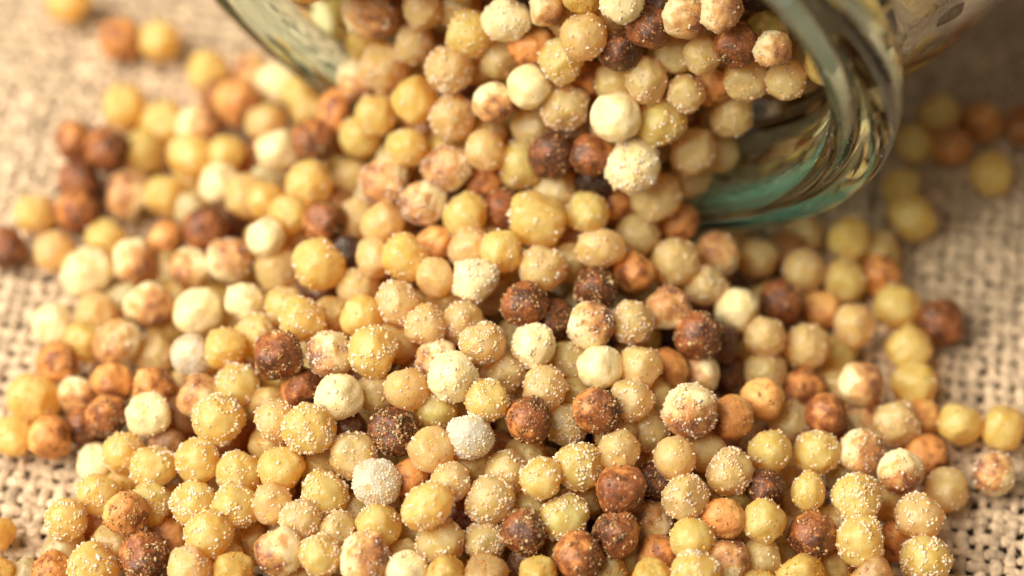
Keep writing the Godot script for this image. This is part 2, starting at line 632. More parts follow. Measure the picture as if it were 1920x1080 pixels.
func make_balls() -> void:
	# x, y, z, radius (mm); turn (degrees about x, y, z); kind and crumbs; stretch; label
	var rows := [
		[-56.52, 3.43, -43.24, 2.77, 66, 18, 151, "Y0", 1.00, "smooth golden yellow pasta ball on burlap left of the jar, leftmost of five alike", "stray pasta balls on the burlap"],
		[-49.73, 2.51, -37.51, 2.58, -38, 10, 174, "O0", 1.00, "smooth orange brown pasta ball on burlap left of the jar", "stray pasta balls on the burlap"],
		[-44.57, 3.13, -36.96, 2.58, 21, 48, -115, "Y0", 1.00, "smooth golden yellow ball on burlap left of the jar, right of an orange brown one", "stray pasta balls on the burlap"],
		[-38.36, 2.64, -31.89, 2.72, -36, -33, -85, "Y0", 1.00, "smooth golden yellow ball in the upper heap left, left of a half toasted cream one", "spilled pasta balls"],
		[-48.41, 2.70, -26.30, 2.70, 59, 64, -104, "Y0", 1.00, "smooth golden yellow pasta ball on burlap left of the jar, above a dark brown one", "stray pasta balls on the burlap"],
		[-43.30, 2.76, -23.66, 2.69, -47, -74, 163, "Y0", 1.00, "smooth golden yellow ball on burlap left of the jar, right of a golden yellow one", "stray pasta balls on the burlap"],
		[-38.71, 3.87, -21.85, 2.68, -23, 72, -113, "G0", 1.00, "smooth half toasted cream pasta ball in the upper heap left, above a golden yellow one", "spilled pasta balls"],
		[-33.95, 5.19, -24.82, 2.70, -7, 50, -60, "O1", 1.00, "lightly crumbed orange brown pasta ball in the upper heap left", "spilled pasta balls"],
		[-32.59, 2.25, -32.38, 2.33, -24, -87, -46, "G0", 1.00, "smooth half toasted cream pasta ball in the upper heap left, above an orange brown one", "spilled pasta balls"],
		[-54.12, 2.72, -20.68, 2.52, 53, -94, 141, "B0", 1.00, "smooth dark brown ball on burlap left of the jar, left of a dark brown one", "stray pasta balls on the burlap"],
		[-49.61, 4.51, -17.94, 2.67, -23, 72, 159, "B0", 1.00, "smooth dark brown ball on burlap left of the jar, right of a dark brown one", "stray pasta balls on the burlap"],
		[-45.65, 2.35, -19.26, 2.44, 21, -92, 96, "Y0", 1.00, "smooth golden yellow ball on burlap left of the jar, above a half toasted cream one", "stray pasta balls on the burlap"],
		[-16.43, 28.40, -19.34, 3.15, -1, 38, 53, "G2", 1.00, "large speckled half toasted cream pasta ball in the upper jar mouth left", "pasta balls in the jar mouth"],
		[-10.40, 32.42, -16.16, 2.28, -68, -4, 120, "L1", 1.00, "crumbed greyish beige ball in upper jar mouth left right of a half toasted cream one", "pasta balls in the jar mouth"],
		[-22.36, 16.72, -29.73, 2.56, -30, -25, -83, "Y0", 1.00, "smooth golden yellow pasta ball in the upper heap centre left, rightmost of four alike", "spilled pasta balls"],
		[-4.89, 33.14, -11.64, 2.64, 26, 91, -162, "Y1", 1.00, "lightly crumbed golden yellow pasta ball in the upper jar mouth left", "pasta balls in the jar mouth"],
		[-0.62, 36.36, -11.03, 2.54, 0, 6, 144, "P2", 1.00, "speckled pale cream ball in upper jar mouth middle left of a half toasted cream one", "pasta balls in the jar mouth"],
		[-11.57, 26.10, -16.17, 2.31, 5, 64, -154, "L2", 1.00, "speckled greyish beige pasta ball in the upper jar mouth left", "pasta balls in the jar mouth"],
		[-15.27, 22.58, -15.50, 2.64, 12, -42, 108, "L2", 1.00, "speckled greyish beige ball in lower jar mouth left right of a half toasted cream one", "pasta balls in the jar mouth"],
		[-7.23, 29.22, -9.55, 2.65, -73, 82, 125, "L3", 1.00, "thickly crumbed greyish beige pasta ball in the lower jar mouth left", "pasta balls in the jar mouth"],
		[-1.42, 29.70, -10.76, 2.44, -1, -10, -176, "L1", 1.00, "lightly crumbed greyish beige ball in upper jar mouth middle left of an orange brown one", "pasta balls in the jar mouth"],
		[-11.21, 23.40, -9.87, 2.53, -26, -31, -115, "Y0", 1.00, "smooth golden yellow ball in lower jar mouth left right of a half toasted cream one", "pasta balls in the jar mouth"],
		[-16.06, 19.10, -11.24, 2.40, 78, 15, -114, "Y1", 1.00, "lightly crumbed golden yellow ball in lower jar mouth left right of an orange brown one", "pasta balls in the jar mouth"],
		[-21.09, 15.12, -15.04, 2.29, -54, -16, 93, "O0", 1.35, "oblong smooth orange brown pasta ball in the upper heap centre left", "spilled pasta balls"],
		[-18.42, 18.25, -17.20, 2.42, 16, 11, -100, "G1", 1.00, "lightly crumbed half toasted cream pasta ball in the lower jar mouth left", "pasta balls in the jar mouth"],
		[-6.97, 24.00, -6.73, 2.59, 23, 50, -86, "L2", 1.00, "speckled greyish beige ball in lower jar mouth left left of a half toasted cream one", "pasta balls in the jar mouth"],
		[-2.15, 27.85, -5.70, 2.34, 4, 26, 33, "G0", 1.00, "smooth half toasted cream pasta ball in the lower jar mouth middle", "pasta balls in the jar mouth"],
		[-29.01, 3.94, -28.75, 2.79, 77, 75, -102, "P0", 1.00, "large smooth pale cream pasta ball in the upper heap centre left", "spilled pasta balls"],
		[-26.21, 6.26, -25.43, 2.44, -21, 35, 115, "Y0", 1.00, "smooth golden yellow ball in the upper heap centre left, right of an orange brown one", "spilled pasta balls"],
		[-30.33, 6.13, -20.83, 2.42, 32, -9, -116, "L0", 1.00, "smooth greyish beige pasta ball in the upper heap left, left of a dark brown one", "spilled pasta balls"],
		[-23.67, 13.73, -11.62, 2.60, 12, 11, 154, "B2", 1.00, "speckled dark brown pasta ball in the upper heap centre left", "spilled pasta balls"],
		[-28.20, 9.50, -13.62, 2.62, 14, -10, -137, "P0", 1.00, "smooth pale cream pasta ball in the upper heap centre left", "spilled pasta balls"],
		[-18.10, 14.37, -11.84, 2.44, -7, 29, -154, "Y0", 1.00, "smooth golden yellow ball in the lower jar mouth left, right of a dark brown one", "pasta balls in the jar mouth"],
		[-12.34, 19.22, -6.25, 2.39, -25, -92, -139, "Y1", 1.00, "lightly crumbed golden yellow ball in lower jar mouth left above a half toasted cream one", "pasta balls in the jar mouth"],
		[3.90, 39.03, -10.25, 2.08, 3, 50, 147, "G0", 1.00, "smooth half toasted cream pasta ball in the upper jar mouth middle", "pasta balls in the jar mouth"],
		[2.35, 32.54, -10.14, 2.64, 41, -21, -144, "O0", 1.00, "smooth orange brown pasta ball in the upper jar mouth middle", "pasta balls in the jar mouth"],
		[5.46, 33.86, -6.76, 2.39, -19, 42, 33, "Y2", 1.12, "speckled golden yellow pasta ball in the upper jar mouth middle", "pasta balls in the jar mouth"],
		[8.07, 38.63, -6.40, 2.51, 57, -15, -133, "L1", 1.00, "lightly crumbed greyish beige ball in upper jar mouth middle left of a blackish brown one", "pasta balls in the jar mouth"],
		[12.25, 43.43, -7.21, 2.50, 84, 14, 118, "P2", 1.00, "speckled pale cream pasta ball in the upper jar mouth middle, above a blackish brown one", "pasta balls in the jar mouth"],
		[1.98, 30.76, -5.63, 2.48, -68, -53, -128, "P0", 1.00, "smooth pale cream pasta ball in the lower jar mouth middle, below an orange brown one", "pasta balls in the jar mouth"],
		[6.08, 28.49, -4.51, 2.56, -38, 1, 92, "L3", 1.00, "thickly crumbed greyish beige pasta ball in the lower jar mouth middle", "pasta balls in the jar mouth"],
		[8.56, 28.85, -8.33, 2.29, -23, 34, 146, "O0", 1.00, "smooth orange brown ball in the lower jar mouth middle, right of a pale cream one", "pasta balls in the jar mouth"],
		[12.23, 36.69, -5.86, 2.37, 30, 27, 115, "D1", 1.00, "lightly crumbed blackish brown pasta ball in the upper jar mouth middle", "pasta balls in the jar mouth"],
		[15.29, 40.38, -6.21, 2.28, -60, -28, -81, "B1", 1.00, "lightly crumbed dark brown pasta ball in the upper jar mouth right, leftmost of two alike", "pasta balls in the jar mouth"],
		[19.25, 42.49, -5.75, 2.48, -7, 50, -99, "G1", 1.00, "crumbed half toasted cream ball in upper jar mouth right left of a dark brown one", "pasta balls in the jar mouth"],
		[23.11, 44.82, -4.69, 2.48, -6, 64, 98, "G2", 1.00, "speckled half toasted cream pasta ball under the rim centre right", "spilled pasta balls"],
		[25.14, 38.90, -4.81, 2.51, 7, 9, -16, "B1", 1.00, "lightly crumbed dark brown ball in the upper jar mouth right, above an orange brown one", "pasta balls in the jar mouth"],
		[29.08, 40.01, -3.19, 2.20, 6, 43, 123, "G1", 1.00, "lightly crumbed half toasted cream ball in the upper jar mouth right, rightmost of two alike", "pasta balls in the jar mouth"],
		[21.43, 36.67, -5.09, 2.14, 32, 15, 111, "L1", 1.00, "lightly crumbed greyish beige pasta ball in the upper jar mouth right", "pasta balls in the jar mouth"],
		[18.49, 34.62, -7.34, 2.34, -85, -82, -140, "L0", 1.00, "smooth greyish beige pasta ball in the upper jar mouth right", "pasta balls in the jar mouth"],
		[15.27, 33.23, -4.68, 2.31, -45, 53, 57, "L1", 1.32, "oblong lightly crumbed greyish beige pasta ball in the lower jar mouth right", "pasta balls in the jar mouth"],
		[19.84, 31.81, -3.74, 2.32, -20, 67, 99, "L2", 1.00, "speckled greyish beige pasta ball in the lower jar mouth right", "pasta balls in the jar mouth"],
		[22.91, 30.08, -6.45, 2.39, 30, 44, -65, "O0", 1.00, "smooth orange brown pasta ball in the lower jar mouth right", "pasta balls in the jar mouth"],
		[26.51, 32.99, -4.91, 2.46, 2, -4, -179, "L1", 1.00, "lightly crumbed greyish beige ball in the lower jar mouth right, below a dark brown one", "pasta balls in the jar mouth"],
		[25.39, 26.26, -5.40, 2.57, 44, 64, -64, "L1", 1.00, "lightly crumbed greyish beige ball in the lower jar mouth right, below an orange brown one", "pasta balls in the jar mouth"],
		[11.82, 30.36, -1.52, 2.62, 20, 14, -93, "P0", 1.00, "smooth pale cream pasta ball in the lower jar mouth middle, above a blackish brown one", "pasta balls in the jar mouth"],
		[17.06, 28.31, -2.31, 2.63, -5, 8, 148, "Y2", 1.00, "speckled golden yellow pasta ball in the lower jar mouth right", "pasta balls in the jar mouth"],
		[11.81, 30.86, -6.20, 2.40, -68, 29, 113, "L0", 1.00, "smooth greyish beige pasta ball in the lower jar mouth middle", "pasta balls in the jar mouth"],
		[2.49, 22.83, -6.11, 2.37, -25, 58, 86, "L1", 1.00, "lightly crumbed greyish beige ball in the lower jar mouth middle, above a blackish brown one", "pasta balls in the jar mouth"],
		[31.04, 34.37, -3.54, 2.23, 76, 110, -122, "L1", 1.00, "lightly crumbed greyish beige ball in lower jar mouth right right of a dark brown one", "pasta balls in the jar mouth"],
		[53.17, 2.52, -25.15, 2.54, -25, 19, 173, "Y0", 1.00, "smooth golden yellow pasta ball on burlap right of the jar, above an orange brown one", "stray pasta balls on the burlap"],
		[58.40, 2.38, -23.97, 2.45, -5, -56, -152, "O0", 1.00, "smooth orange brown ball on burlap right of the jar, left of an orange brown one", "stray pasta balls on the burlap"],
		[54.26, 2.56, -20.17, 2.44, -77, -51, -143, "O0", 1.00, "smooth orange brown pasta ball on burlap right of the jar, below a golden yellow one", "stray pasta balls on the burlap"],
		[49.53, 2.35, -20.56, 2.42, 59, -61, -158, "Y0", 1.00, "smooth golden yellow ball on burlap right of the jar, third from left of five alike", "stray pasta balls on the burlap"],
		[-39.16, 6.48, -15.38, 2.73, 4, 68, 141, "Y0", 1.00, "smooth golden yellow pasta ball in the upper heap left, above a golden yellow one", "spilled pasta balls"],
		[-34.58, 7.54, -14.71, 2.41, 16, 17, 111, "Y0", 1.00, "smooth golden yellow pasta ball in the upper heap left, below an orange brown one", "spilled pasta balls"],
		[-53.01, 2.43, -14.56, 2.51, -44, 62, 142, "B0", 1.00, "smooth dark brown ball on the left edge of the spill, above a dark brown one", "spilled pasta balls"],
		[-52.73, 2.95, -9.56, 2.64, 32, 67, 153, "B0", 1.00, "smooth dark brown ball on the left edge of the spill, above a greyish beige one", "spilled pasta balls"],
		[-46.89, 3.03, -11.99, 2.73, -41, -94, 114, "G1", 1.00, "lightly crumbed half toasted cream pasta ball in the upper heap left", "spilled pasta balls"],
		[-42.16, 4.14, -10.92, 2.48, -6, -82, 168, "Y0", 1.00, "smooth golden yellow ball in the upper heap left, right of a half toasted cream one", "spilled pasta balls"],
		[-35.31, 7.22, -10.22, 2.46, 8, -73, 122, "P0", 1.00, "smooth pale cream pasta ball in the upper heap left, above a dark brown one", "spilled pasta balls"],
		[-31.87, 8.63, -7.26, 2.59, 3, 46, 164, "L0", 1.00, "smooth greyish beige pasta ball in the upper heap left, above a dark brown one", "spilled pasta balls"],
		[-58.13, 2.47, -9.53, 2.40, -3, 60, -171, "Y2", 1.00, "speckled golden yellow ball at left edge left of a dark brown one", "spilled pasta balls"],
		[-61.21, 2.48, -4.18, 2.30, -50, 10, -150, "B0", 1.00, "smooth dark brown ball at left edge left of a greyish beige one", "spilled pasta balls"],
		[-55.32, 2.81, -3.52, 2.46, 18, 65, 160, "L1", 1.00, "lightly crumbed greyish beige ball at left edge below a dark brown one", "spilled pasta balls"],
		[-48.99, 2.91, -5.07, 2.54, 34, -32, -177, "Y0", 1.00, "smooth golden yellow ball on the left edge of the spill, above a pale cream one", "spilled pasta balls"],
		[-51.02, 3.05, -0.11, 2.76, 37, 40, 161, "P1", 1.00, "lightly crumbed pale cream ball at left edge left of a half toasted cream one", "spilled pasta balls"],
		[-45.08, 4.99, -0.30, 2.68, -3, 42, -75, "G0", 1.00, "smooth half toasted cream ball in the upper heap left, above a half toasted cream one", "spilled pasta balls"],
		[-41.69, 3.41, -4.76, 2.29, -7, 83, 92, "O0", 1.00, "smooth orange brown ball in the upper heap left, right of a half toasted cream one", "spilled pasta balls"],
		[-36.63, 7.41, -3.19, 2.59, -65, 159, 53, "B0", 1.00, "smooth dark brown pasta ball in the upper heap left, left of a dark brown one", "spilled pasta balls"],
		[-33.38, 8.85, 2.33, 2.64, -62, 141, 177, "G2", 1.00, "speckled half toasted cream pasta ball in the upper heap left", "spilled pasta balls"],
		[-38.15, 6.52, 1.94, 2.42, -1, -56, -138, "G0", 1.00, "smooth half toasted cream pasta ball in the upper heap left, below a dark brown one", "spilled pasta balls"],
		[-24.08, 12.66, -5.82, 2.65, -44, -92, -107, "Y1", 1.00, "lightly crumbed golden yellow ball in the upper heap centre left, above a dark brown one", "spilled pasta balls"],
		[-29.39, 11.17, -4.69, 2.27, -50, 11, 137, "Y0", 1.00, "smooth golden yellow pasta ball in the upper heap left, right of a dark brown one", "spilled pasta balls"],
		[-26.37, 11.96, -1.86, 2.26, 26, 59, 134, "Y0", 1.00, "smooth golden yellow ball in the upper heap centre left, left of a dark brown one", "spilled pasta balls"],
		[-28.89, 12.17, 1.62, 2.33, 54, -28, -120, "P0", 1.00, "smooth pale cream pasta ball in the upper heap left, right of a dark brown one", "spilled pasta balls"],
		[-21.89, 14.22, 0.95, 2.46, -35, 86, 15, "B1", 1.00, "lightly crumbed dark brown pasta ball in the upper heap centre left", "spilled pasta balls"],
		[-22.36, 15.23, 8.01, 2.89, 77, 99, -154, "Y1", 1.00, "large lightly crumbed golden yellow pasta ball in the upper heap centre left", "spilled pasta balls"],
		[-27.55, 8.16, 3.43, 2.63, 57, 24, 166, "L1", 1.00, "lightly crumbed greyish beige ball in the upper heap centre left, below a pale cream one", "spilled pasta balls"],
		[-18.20, 12.30, -0.97, 2.40, -18, 60, 143, "L1", 1.00, "lightly crumbed greyish beige ball in upper heap centre left right of a dark brown one", "spilled pasta balls"],
		[-15.03, 16.19, 2.89, 2.52, 12, 54, 150, "L0", 1.00, "smooth greyish beige pasta ball in the upper heap centre left", "spilled pasta balls"],
		[-19.17, 9.48, -9.17, 2.42, 57, 80, 172, "L0", 1.00, "smooth greyish beige pasta ball in the lower jar mouth left", "pasta balls in the jar mouth"],
		[-15.01, 16.48, -3.04, 2.85, -12, -57, 118, "G2", 1.00, "large speckled half toasted cream pasta ball in the lower jar mouth left", "pasta balls in the jar mouth"],
		[-7.60, 19.90, -2.68, 2.60, -29, -79, 2, "G2", 1.00, "speckled half toasted cream pasta ball in the lower jar mouth left", "pasta balls in the jar mouth"],
		[-10.38, 17.82, 1.21, 2.59, -4, -61, -113, "G3", 1.00, "thickly crumbed half toasted cream pasta ball in the upper heap centre left", "spilled pasta balls"],
		[-5.41, 17.89, 2.85, 2.51, -10, -91, -100, "Y1", 1.00, "lightly crumbed golden yellow ball in the upper heap centre, left of a dark brown one", "spilled pasta balls"],
		[-2.98, 17.06, -2.62, 2.38, -44, 31, -145, "O1", 1.00, "lightly crumbed orange brown pasta ball in the lower jar mouth middle", "pasta balls in the jar mouth"],
		[-3.12, 22.69, -2.78, 2.29, -37, 66, 144, "L1", 1.00, "lightly crumbed greyish beige ball in the lower jar mouth middle, above a dark brown one", "pasta balls in the jar mouth"],
		[0.95, 20.61, -2.26, 2.59, 41, -9, -152, "Y1", 1.00, "lightly crumbed golden yellow pasta ball in the lower jar mouth middle", "pasta balls in the jar mouth"],
		[-1.07, 16.96, 1.36, 2.31, -24, 54, -121, "B1", 1.00, "lightly crumbed dark brown pasta ball in the upper heap centre", "spilled pasta balls"],
		[-15.80, 16.15, 7.78, 2.27, 26, -61, 96, "L1", 1.00, "lightly crumbed greyish beige ball in upper heap centre left left of an orange brown one", "spilled pasta balls"],
		[-12.13, 18.04, 9.12, 2.49, -55, 67, -177, "Y1", 1.00, "lightly crumbed golden yellow ball in upper heap centre left left of an orange brown one", "spilled pasta balls"],
		[-9.13, 15.31, 5.34, 2.26, 34, -7, -135, "O1", 1.00, "lightly crumbed orange brown pasta ball in the upper heap centre", "spilled pasta balls"],
		[-4.99, 17.38, 7.52, 2.34, -5, -89, -153, "L1", 1.00, "lightly crumbed greyish beige ball in the upper heap centre, right of an orange brown one", "spilled pasta balls"],
		[-1.14, 19.13, 9.07, 2.49, -20, -51, 170, "Y1", 1.00, "lightly crumbed golden yellow pasta ball in the upper heap centre, below a dark brown one", "spilled pasta balls"],
		[-8.81, 18.29, 12.13, 2.32, -6, -65, 178, "L0", 1.00, "smooth greyish beige pasta ball in the upper heap centre", "spilled pasta balls"],
		[-4.34, 18.44, 12.57, 2.47, -7, 50, 145, "P3", 1.00, "thickly crumbed pale cream pasta ball in the middle heap centre", "spilled pasta balls"],
		[-17.83, 12.87, 9.66, 2.39, 14, -24, -163, "L0", 1.00, "smooth greyish beige pasta ball in the middle heap centre left, above a golden yellow one", "spilled pasta balls"],
		[4.57, 23.85, -1.20, 2.57, 49, -29, 154, "D1", 1.00, "lightly crumbed blackish brown pasta ball in the lower jar mouth middle", "pasta balls in the jar mouth"],
		[9.17, 24.60, -0.64, 2.34, -16, -59, 146, "B0", 1.00, "smooth dark brown pasta ball in the lower jar mouth middle", "pasta balls in the jar mouth"],
		[13.76, 24.80, 1.11, 2.86, -28, 72, 137, "P3", 1.00, "large thickly crumbed pale cream pasta ball in the lower jar mouth right", "pasta balls in the jar mouth"],
		[20.99, 22.57, -2.89, 2.58, 52, 105, 57, "L1", 1.15, "lightly crumbed greyish beige ball in lower jar mouth right second from left of five alike", "pasta balls in the jar mouth"],
		[24.14, 18.45, -6.01, 2.38, 13, 58, 118, "L0", 1.00, "smooth greyish beige pasta ball in the lower jar mouth right", "pasta balls in the jar mouth"],
		[20.82, 16.14, -4.28, 2.29, -60, -67, -176, "L1", 1.00, "lightly crumbed greyish beige ball in the lower jar mouth right, above an orange brown one", "pasta balls in the jar mouth"],
		[16.76, 17.93, 0.10, 2.83, 13, -23, -176, "L1", 1.00, "large lightly crumbed greyish beige pasta ball under the rim centre right", "spilled pasta balls"],
		[5.28, 18.18, -0.48, 2.60, 28, -92, 168, "L1", 1.00, "lightly crumbed greyish beige pasta ball in the upper heap centre, below a blackish brown one", "spilled pasta balls"],
		[2.61, 19.36, 4.79, 2.95, 23, 168, -166, "Y1", 1.25, "large oblong lightly crumbed golden yellow pasta ball in the upper heap centre", "spilled pasta balls"],
		[8.66, 18.43, 3.04, 2.40, -40, 55, 68, "Y1", 1.00, "lightly crumbed golden yellow pasta ball in the upper heap centre right", "spilled pasta balls"],
		[11.99, 15.87, -0.36, 2.30, -14, 19, -126, "O0", 1.00, "smooth orange brown pasta ball in the upper heap centre right, below a blackish brown one", "spilled pasta balls"],
		[14.80, 14.11, 2.68, 2.45, -15, -92, -173, "L1", 1.00, "lightly crumbed greyish beige ball in the upper heap centre right, above an orange brown one", "spilled pasta balls"],
		[19.51, 12.74, -0.16, 2.32, 6, 58, 150, "O0", 1.00, "smooth orange brown pasta ball under the rim centre right", "spilled pasta balls"],
		[10.18, 17.89, 7.89, 2.50, -7, 0, 0, "L1", 1.15, "lightly crumbed greyish beige ball in the upper heap centre right, above a blackish brown one", "spilled pasta balls"],
		[3.51, 17.94, 10.65, 2.52, 61, -71, 147, "L2", 1.00, "speckled greyish beige pasta ball in the upper heap centre", "spilled pasta balls"],
		[14.18, 14.61, 8.69, 2.35, -28, -30, 145, "O0", 1.00, "smooth orange brown ball in the upper heap centre right, right of a blackish brown one", "spilled pasta balls"],
		[19.05, 13.37, 6.16, 2.63, 17, -28, 162, "L1", 1.00, "lightly crumbed greyish beige pasta ball under the rim centre right", "spilled pasta balls"],
		[24.15, 10.21, 2.70, 2.55, -65, -159, -50, "G1", 1.00, "lightly crumbed half toasted cream pasta ball under the rim centre right", "spilled pasta balls"],
		[29.30, 5.48, -0.46, 2.43, -43, 42, 131, "L0", 1.00, "smooth greyish beige pasta ball under the rim right, above a dark brown one", "spilled pasta balls"],
		[9.44, 16.93, 12.95, 2.48, 27, -54, 85, "D2", 1.00, "speckled blackish brown pasta ball in the middle heap centre right", "spilled pasta balls"],
		[22.58, 10.80, 7.77, 2.30, -32, 40, 134, "L2", 1.00, "speckled greyish beige pasta ball in the middle heap centre right", "spilled pasta balls"],
		[58.97, 2.67, -15.63, 2.71, 29, 93, -153, "Y0", 1.00, "smooth golden yellow ball on burlap right of the jar, right of an orange brown one", "stray pasta balls on the burlap"],
		[47.73, 2.27, -13.64, 2.34, 26, -101, 151, "Y0", 1.00, "smooth golden yellow pasta ball on burlap right of the jar, leftmost of five alike", "stray pasta balls on the burlap"],
		[48.60, 2.83, -8.41, 2.74, -59, -106, -144, "Y0", 1.00, "smooth golden yellow ball on burlap right of the jar fifth from the top", "stray pasta balls on the burlap"],
		[35.38, 2.40, -6.65, 2.48, 25, -56, 119, "L0", 1.00, "smooth greyish beige pasta ball under the rim right, left of a golden yellow one", "spilled pasta balls"],
		[40.67, 4.39, -3.96, 2.66, 9, 58, 161, "Y0", 1.00, "smooth golden yellow pasta ball under the rim right", "spilled pasta balls"],
		[34.92, 4.46, 0.61, 2.48, 16, -16, 127, "L1", 1.00, "lightly crumbed greyish beige pasta ball under the rim right", "spilled pasta balls"],
		[39.81, 3.53, 1.47, 2.48, 3, -64, 149, "Y1", 1.00, "lightly crumbed golden yellow pasta ball in the middle heap right", "spilled pasta balls"],
		[44.11, 2.82, 0.37, 2.28, -73, -45, -95, "O0", 1.00, "smooth orange brown ball on the right edge of the spill, above a golden yellow one", "spilled pasta balls"],
		[-54.38, 2.95, 7.57, 2.41, -83, -18, -175, "P0", 1.00, "smooth pale cream pasta ball on the left edge of the spill", "spilled pasta balls"],
		[-49.27, 3.23, 6.25, 2.31, -26, 74, -169, "L0", 1.00, "smooth greyish beige pasta ball on the left edge of the spill", "spilled pasta balls"],
		[-50.27, 3.52, 10.54, 2.40, 12, -16, -149, "Y0", 1.00, "smooth golden yellow ball on the left edge of the spill, above an orange brown one", "spilled pasta balls"],
		[-46.09, 5.86, 12.58, 2.77, -16, -77, -66, "G1", 1.00, "lightly crumbed half toasted cream pasta ball on the left edge of the spill", "spilled pasta balls"],
		[-42.77, 6.40, 7.26, 2.80, -1, 38, 144, "G0", 1.00, "large smooth half toasted cream pasta ball in the middle heap left", "spilled pasta balls"],
		[-36.79, 6.87, 8.70, 2.78, 62, 55, -77, "P0", 1.00, "smooth pale cream pasta ball in the middle heap left, above a white powdered one", "spilled pasta balls"],
		[-53.17, 3.89, 13.94, 2.39, -52, -7, 104, "O1", 1.00, "lightly crumbed orange brown ball at left edge above a half toasted cream one", "spilled pasta balls"],
		[-42.10, 3.24, 12.49, 2.34, 48, -1, -148, "L1", 1.00, "lightly crumbed greyish beige pasta ball in the middle heap left", "spilled pasta balls"],
		[-37.01, 8.59, 16.13, 2.28, 33, 48, -171, "W3", 1.00, "white powdered pasta ball in the middle heap left", "spilled pasta balls"],
		[-32.89, 10.79, 17.02, 2.35, 78, -87, 180, "Y1", 1.00, "lightly crumbed golden yellow pasta ball in the middle heap left", "spilled pasta balls"],
		[-31.02, 10.63, 10.15, 2.29, -29, -1, 142, "P1", 1.00, "lightly crumbed pale cream pasta ball in the middle heap left", "spilled pasta balls"],
		[-29.79, 9.74, 14.10, 2.37, -33, -64, -140, "Y2", 1.00, "speckled golden yellow pasta ball in the middle heap left", "spilled pasta balls"],
		[-55.84, 2.82, 18.29, 2.83, -23, -85, -168, "Y0", 1.00, "large smooth golden yellow pasta ball on the left edge of the spill", "spilled pasta balls"],
		[-50.59, 2.94, 17.91, 2.37, 16, 5, -29, "G0", 1.00, "smooth half toasted cream pasta ball on the left edge of the spill", "spilled pasta balls"],
		[-46.43, 5.40, 18.02, 2.36, 7, 9, 151, "O0", 1.00, "smooth orange brown ball on the left edge of the spill, above a dark brown one", "spilled pasta balls"],
		[-41.33, 7.46, 20.04, 2.50, -35, 86, 156, "O1", 1.00, "lightly crumbed orange brown ball in the lower heap left, right of a dark brown one", "spilled pasta balls"],
		[-35.90, 10.16, 22.89, 2.32, -40, -111, 115, "G0", 1.00, "smooth half toasted cream pasta ball in the lower heap left", "spilled pasta balls"],
		[-31.44, 10.15, 21.72, 2.54, 8, -25, 107, "Y2", 1.00, "speckled golden yellow pasta ball in the lower heap left, left of a dark brown one", "spilled pasta balls"],
		[-46.60, 5.89, 22.85, 2.45, 32, 40, -137, "B2", 1.00, "speckled dark brown pasta ball on the left edge of the spill", "spilled pasta balls"],
		[-41.57, 8.72, 24.58, 2.48, 45, 17, 178, "P1", 1.00, "lightly crumbed pale cream pasta ball in the lower heap left", "spilled pasta balls"],
		[-33.09, 11.96, 27.46, 2.81, 24, -62, 97, "Y3", 1.00, "large thickly crumbed golden yellow pasta ball in the lower heap left", "spilled pasta balls"],
		[-58.00, 2.73, 23.69, 2.43, -26, 54, -156, "Y0", 1.00, "smooth golden yellow ball on the left edge of the spill, below a golden yellow one", "spilled pasta balls"],
		[-53.20, 3.83, 24.47, 2.51, -12, 57, -61, "O0", 1.00, "smooth orange brown ball at left edge left of a dark brown one", "spilled pasta balls"],
		[-49.46, 2.36, 22.22, 2.44, 4, -18, 133, "B0", 1.00, "smooth dark brown ball at left edge left of a dark brown one", "spilled pasta balls"],
		[-23.81, 14.90, 15.62, 2.53, -47, 47, -137, "Y2", 1.00, "speckled golden yellow ball in the middle heap centre left, right of a golden yellow one", "spilled pasta balls"],
		[-26.50, 10.38, 10.54, 2.29, 15, 80, -166, "Y2", 1.00, "speckled golden yellow pasta ball in the middle heap centre left, leftmost of two alike", "spilled pasta balls"],
		[-17.28, 16.58, 16.48, 2.31, 13, -29, 165, "Y0", 1.00, "smooth golden yellow pasta ball in the middle heap centre left", "spilled pasta balls"],
		[-12.89, 17.39, 15.31, 2.54, 20, -74, -178, "L2", 1.00, "speckled greyish beige pasta ball in the middle heap centre left", "spilled pasta balls"],
		[-9.79, 17.71, 18.66, 2.30, 28, -57, 169, "L2", 1.00, "speckled greyish beige pasta ball in the middle heap centre, right of a golden yellow one", "spilled pasta balls"],
		[-5.63, 16.56, 17.58, 2.49, -10, 26, -110, "L2", 1.00, "speckled greyish beige pasta ball in the middle heap centre, below a pale cream one", "spilled pasta balls"],
		[-3.30, 18.29, 21.47, 2.48, 60, -4, 178, "L3", 1.00, "thickly crumbed greyish beige pasta ball in the middle heap centre", "spilled pasta balls"],
		[-26.32, 15.27, 21.19, 2.66, -3, -6, 100, "B3", 1.00, "thickly crumbed dark brown pasta ball in the middle heap centre left", "spilled pasta balls"],
		[-20.51, 15.77, 21.32, 2.64, -4, -61, 31, "G3", 1.00, "thickly crumbed half toasted cream pasta ball in the middle heap centre left", "spilled pasta balls"],
		[-15.59, 17.22, 21.99, 2.81, -29, 45, 69, "Y2", 1.00, "large speckled golden yellow pasta ball in the middle heap centre left", "spilled pasta balls"],
		[-8.36, 15.34, 22.17, 2.54, -3, -42, 57, "G3", 1.00, "thickly crumbed half toasted cream pasta ball in the middle heap centre", "spilled pasta balls"],
		[-6.48, 17.67, 25.77, 2.68, 18, -45, 172, "P2", 1.00, "speckled pale cream pasta ball in the lower heap centre", "spilled pasta balls"],
		[-0.90, 14.67, 23.12, 2.30, -1, 30, -138, "L2", 1.00, "speckled greyish beige pasta ball in the lower heap centre, right of a pale cream one", "spilled pasta balls"],
		[-23.88, 11.82, 23.18, 2.39, 3, 46, -149, "B1", 1.00, "lightly crumbed dark brown pasta ball in the lower heap centre left", "spilled pasta balls"],
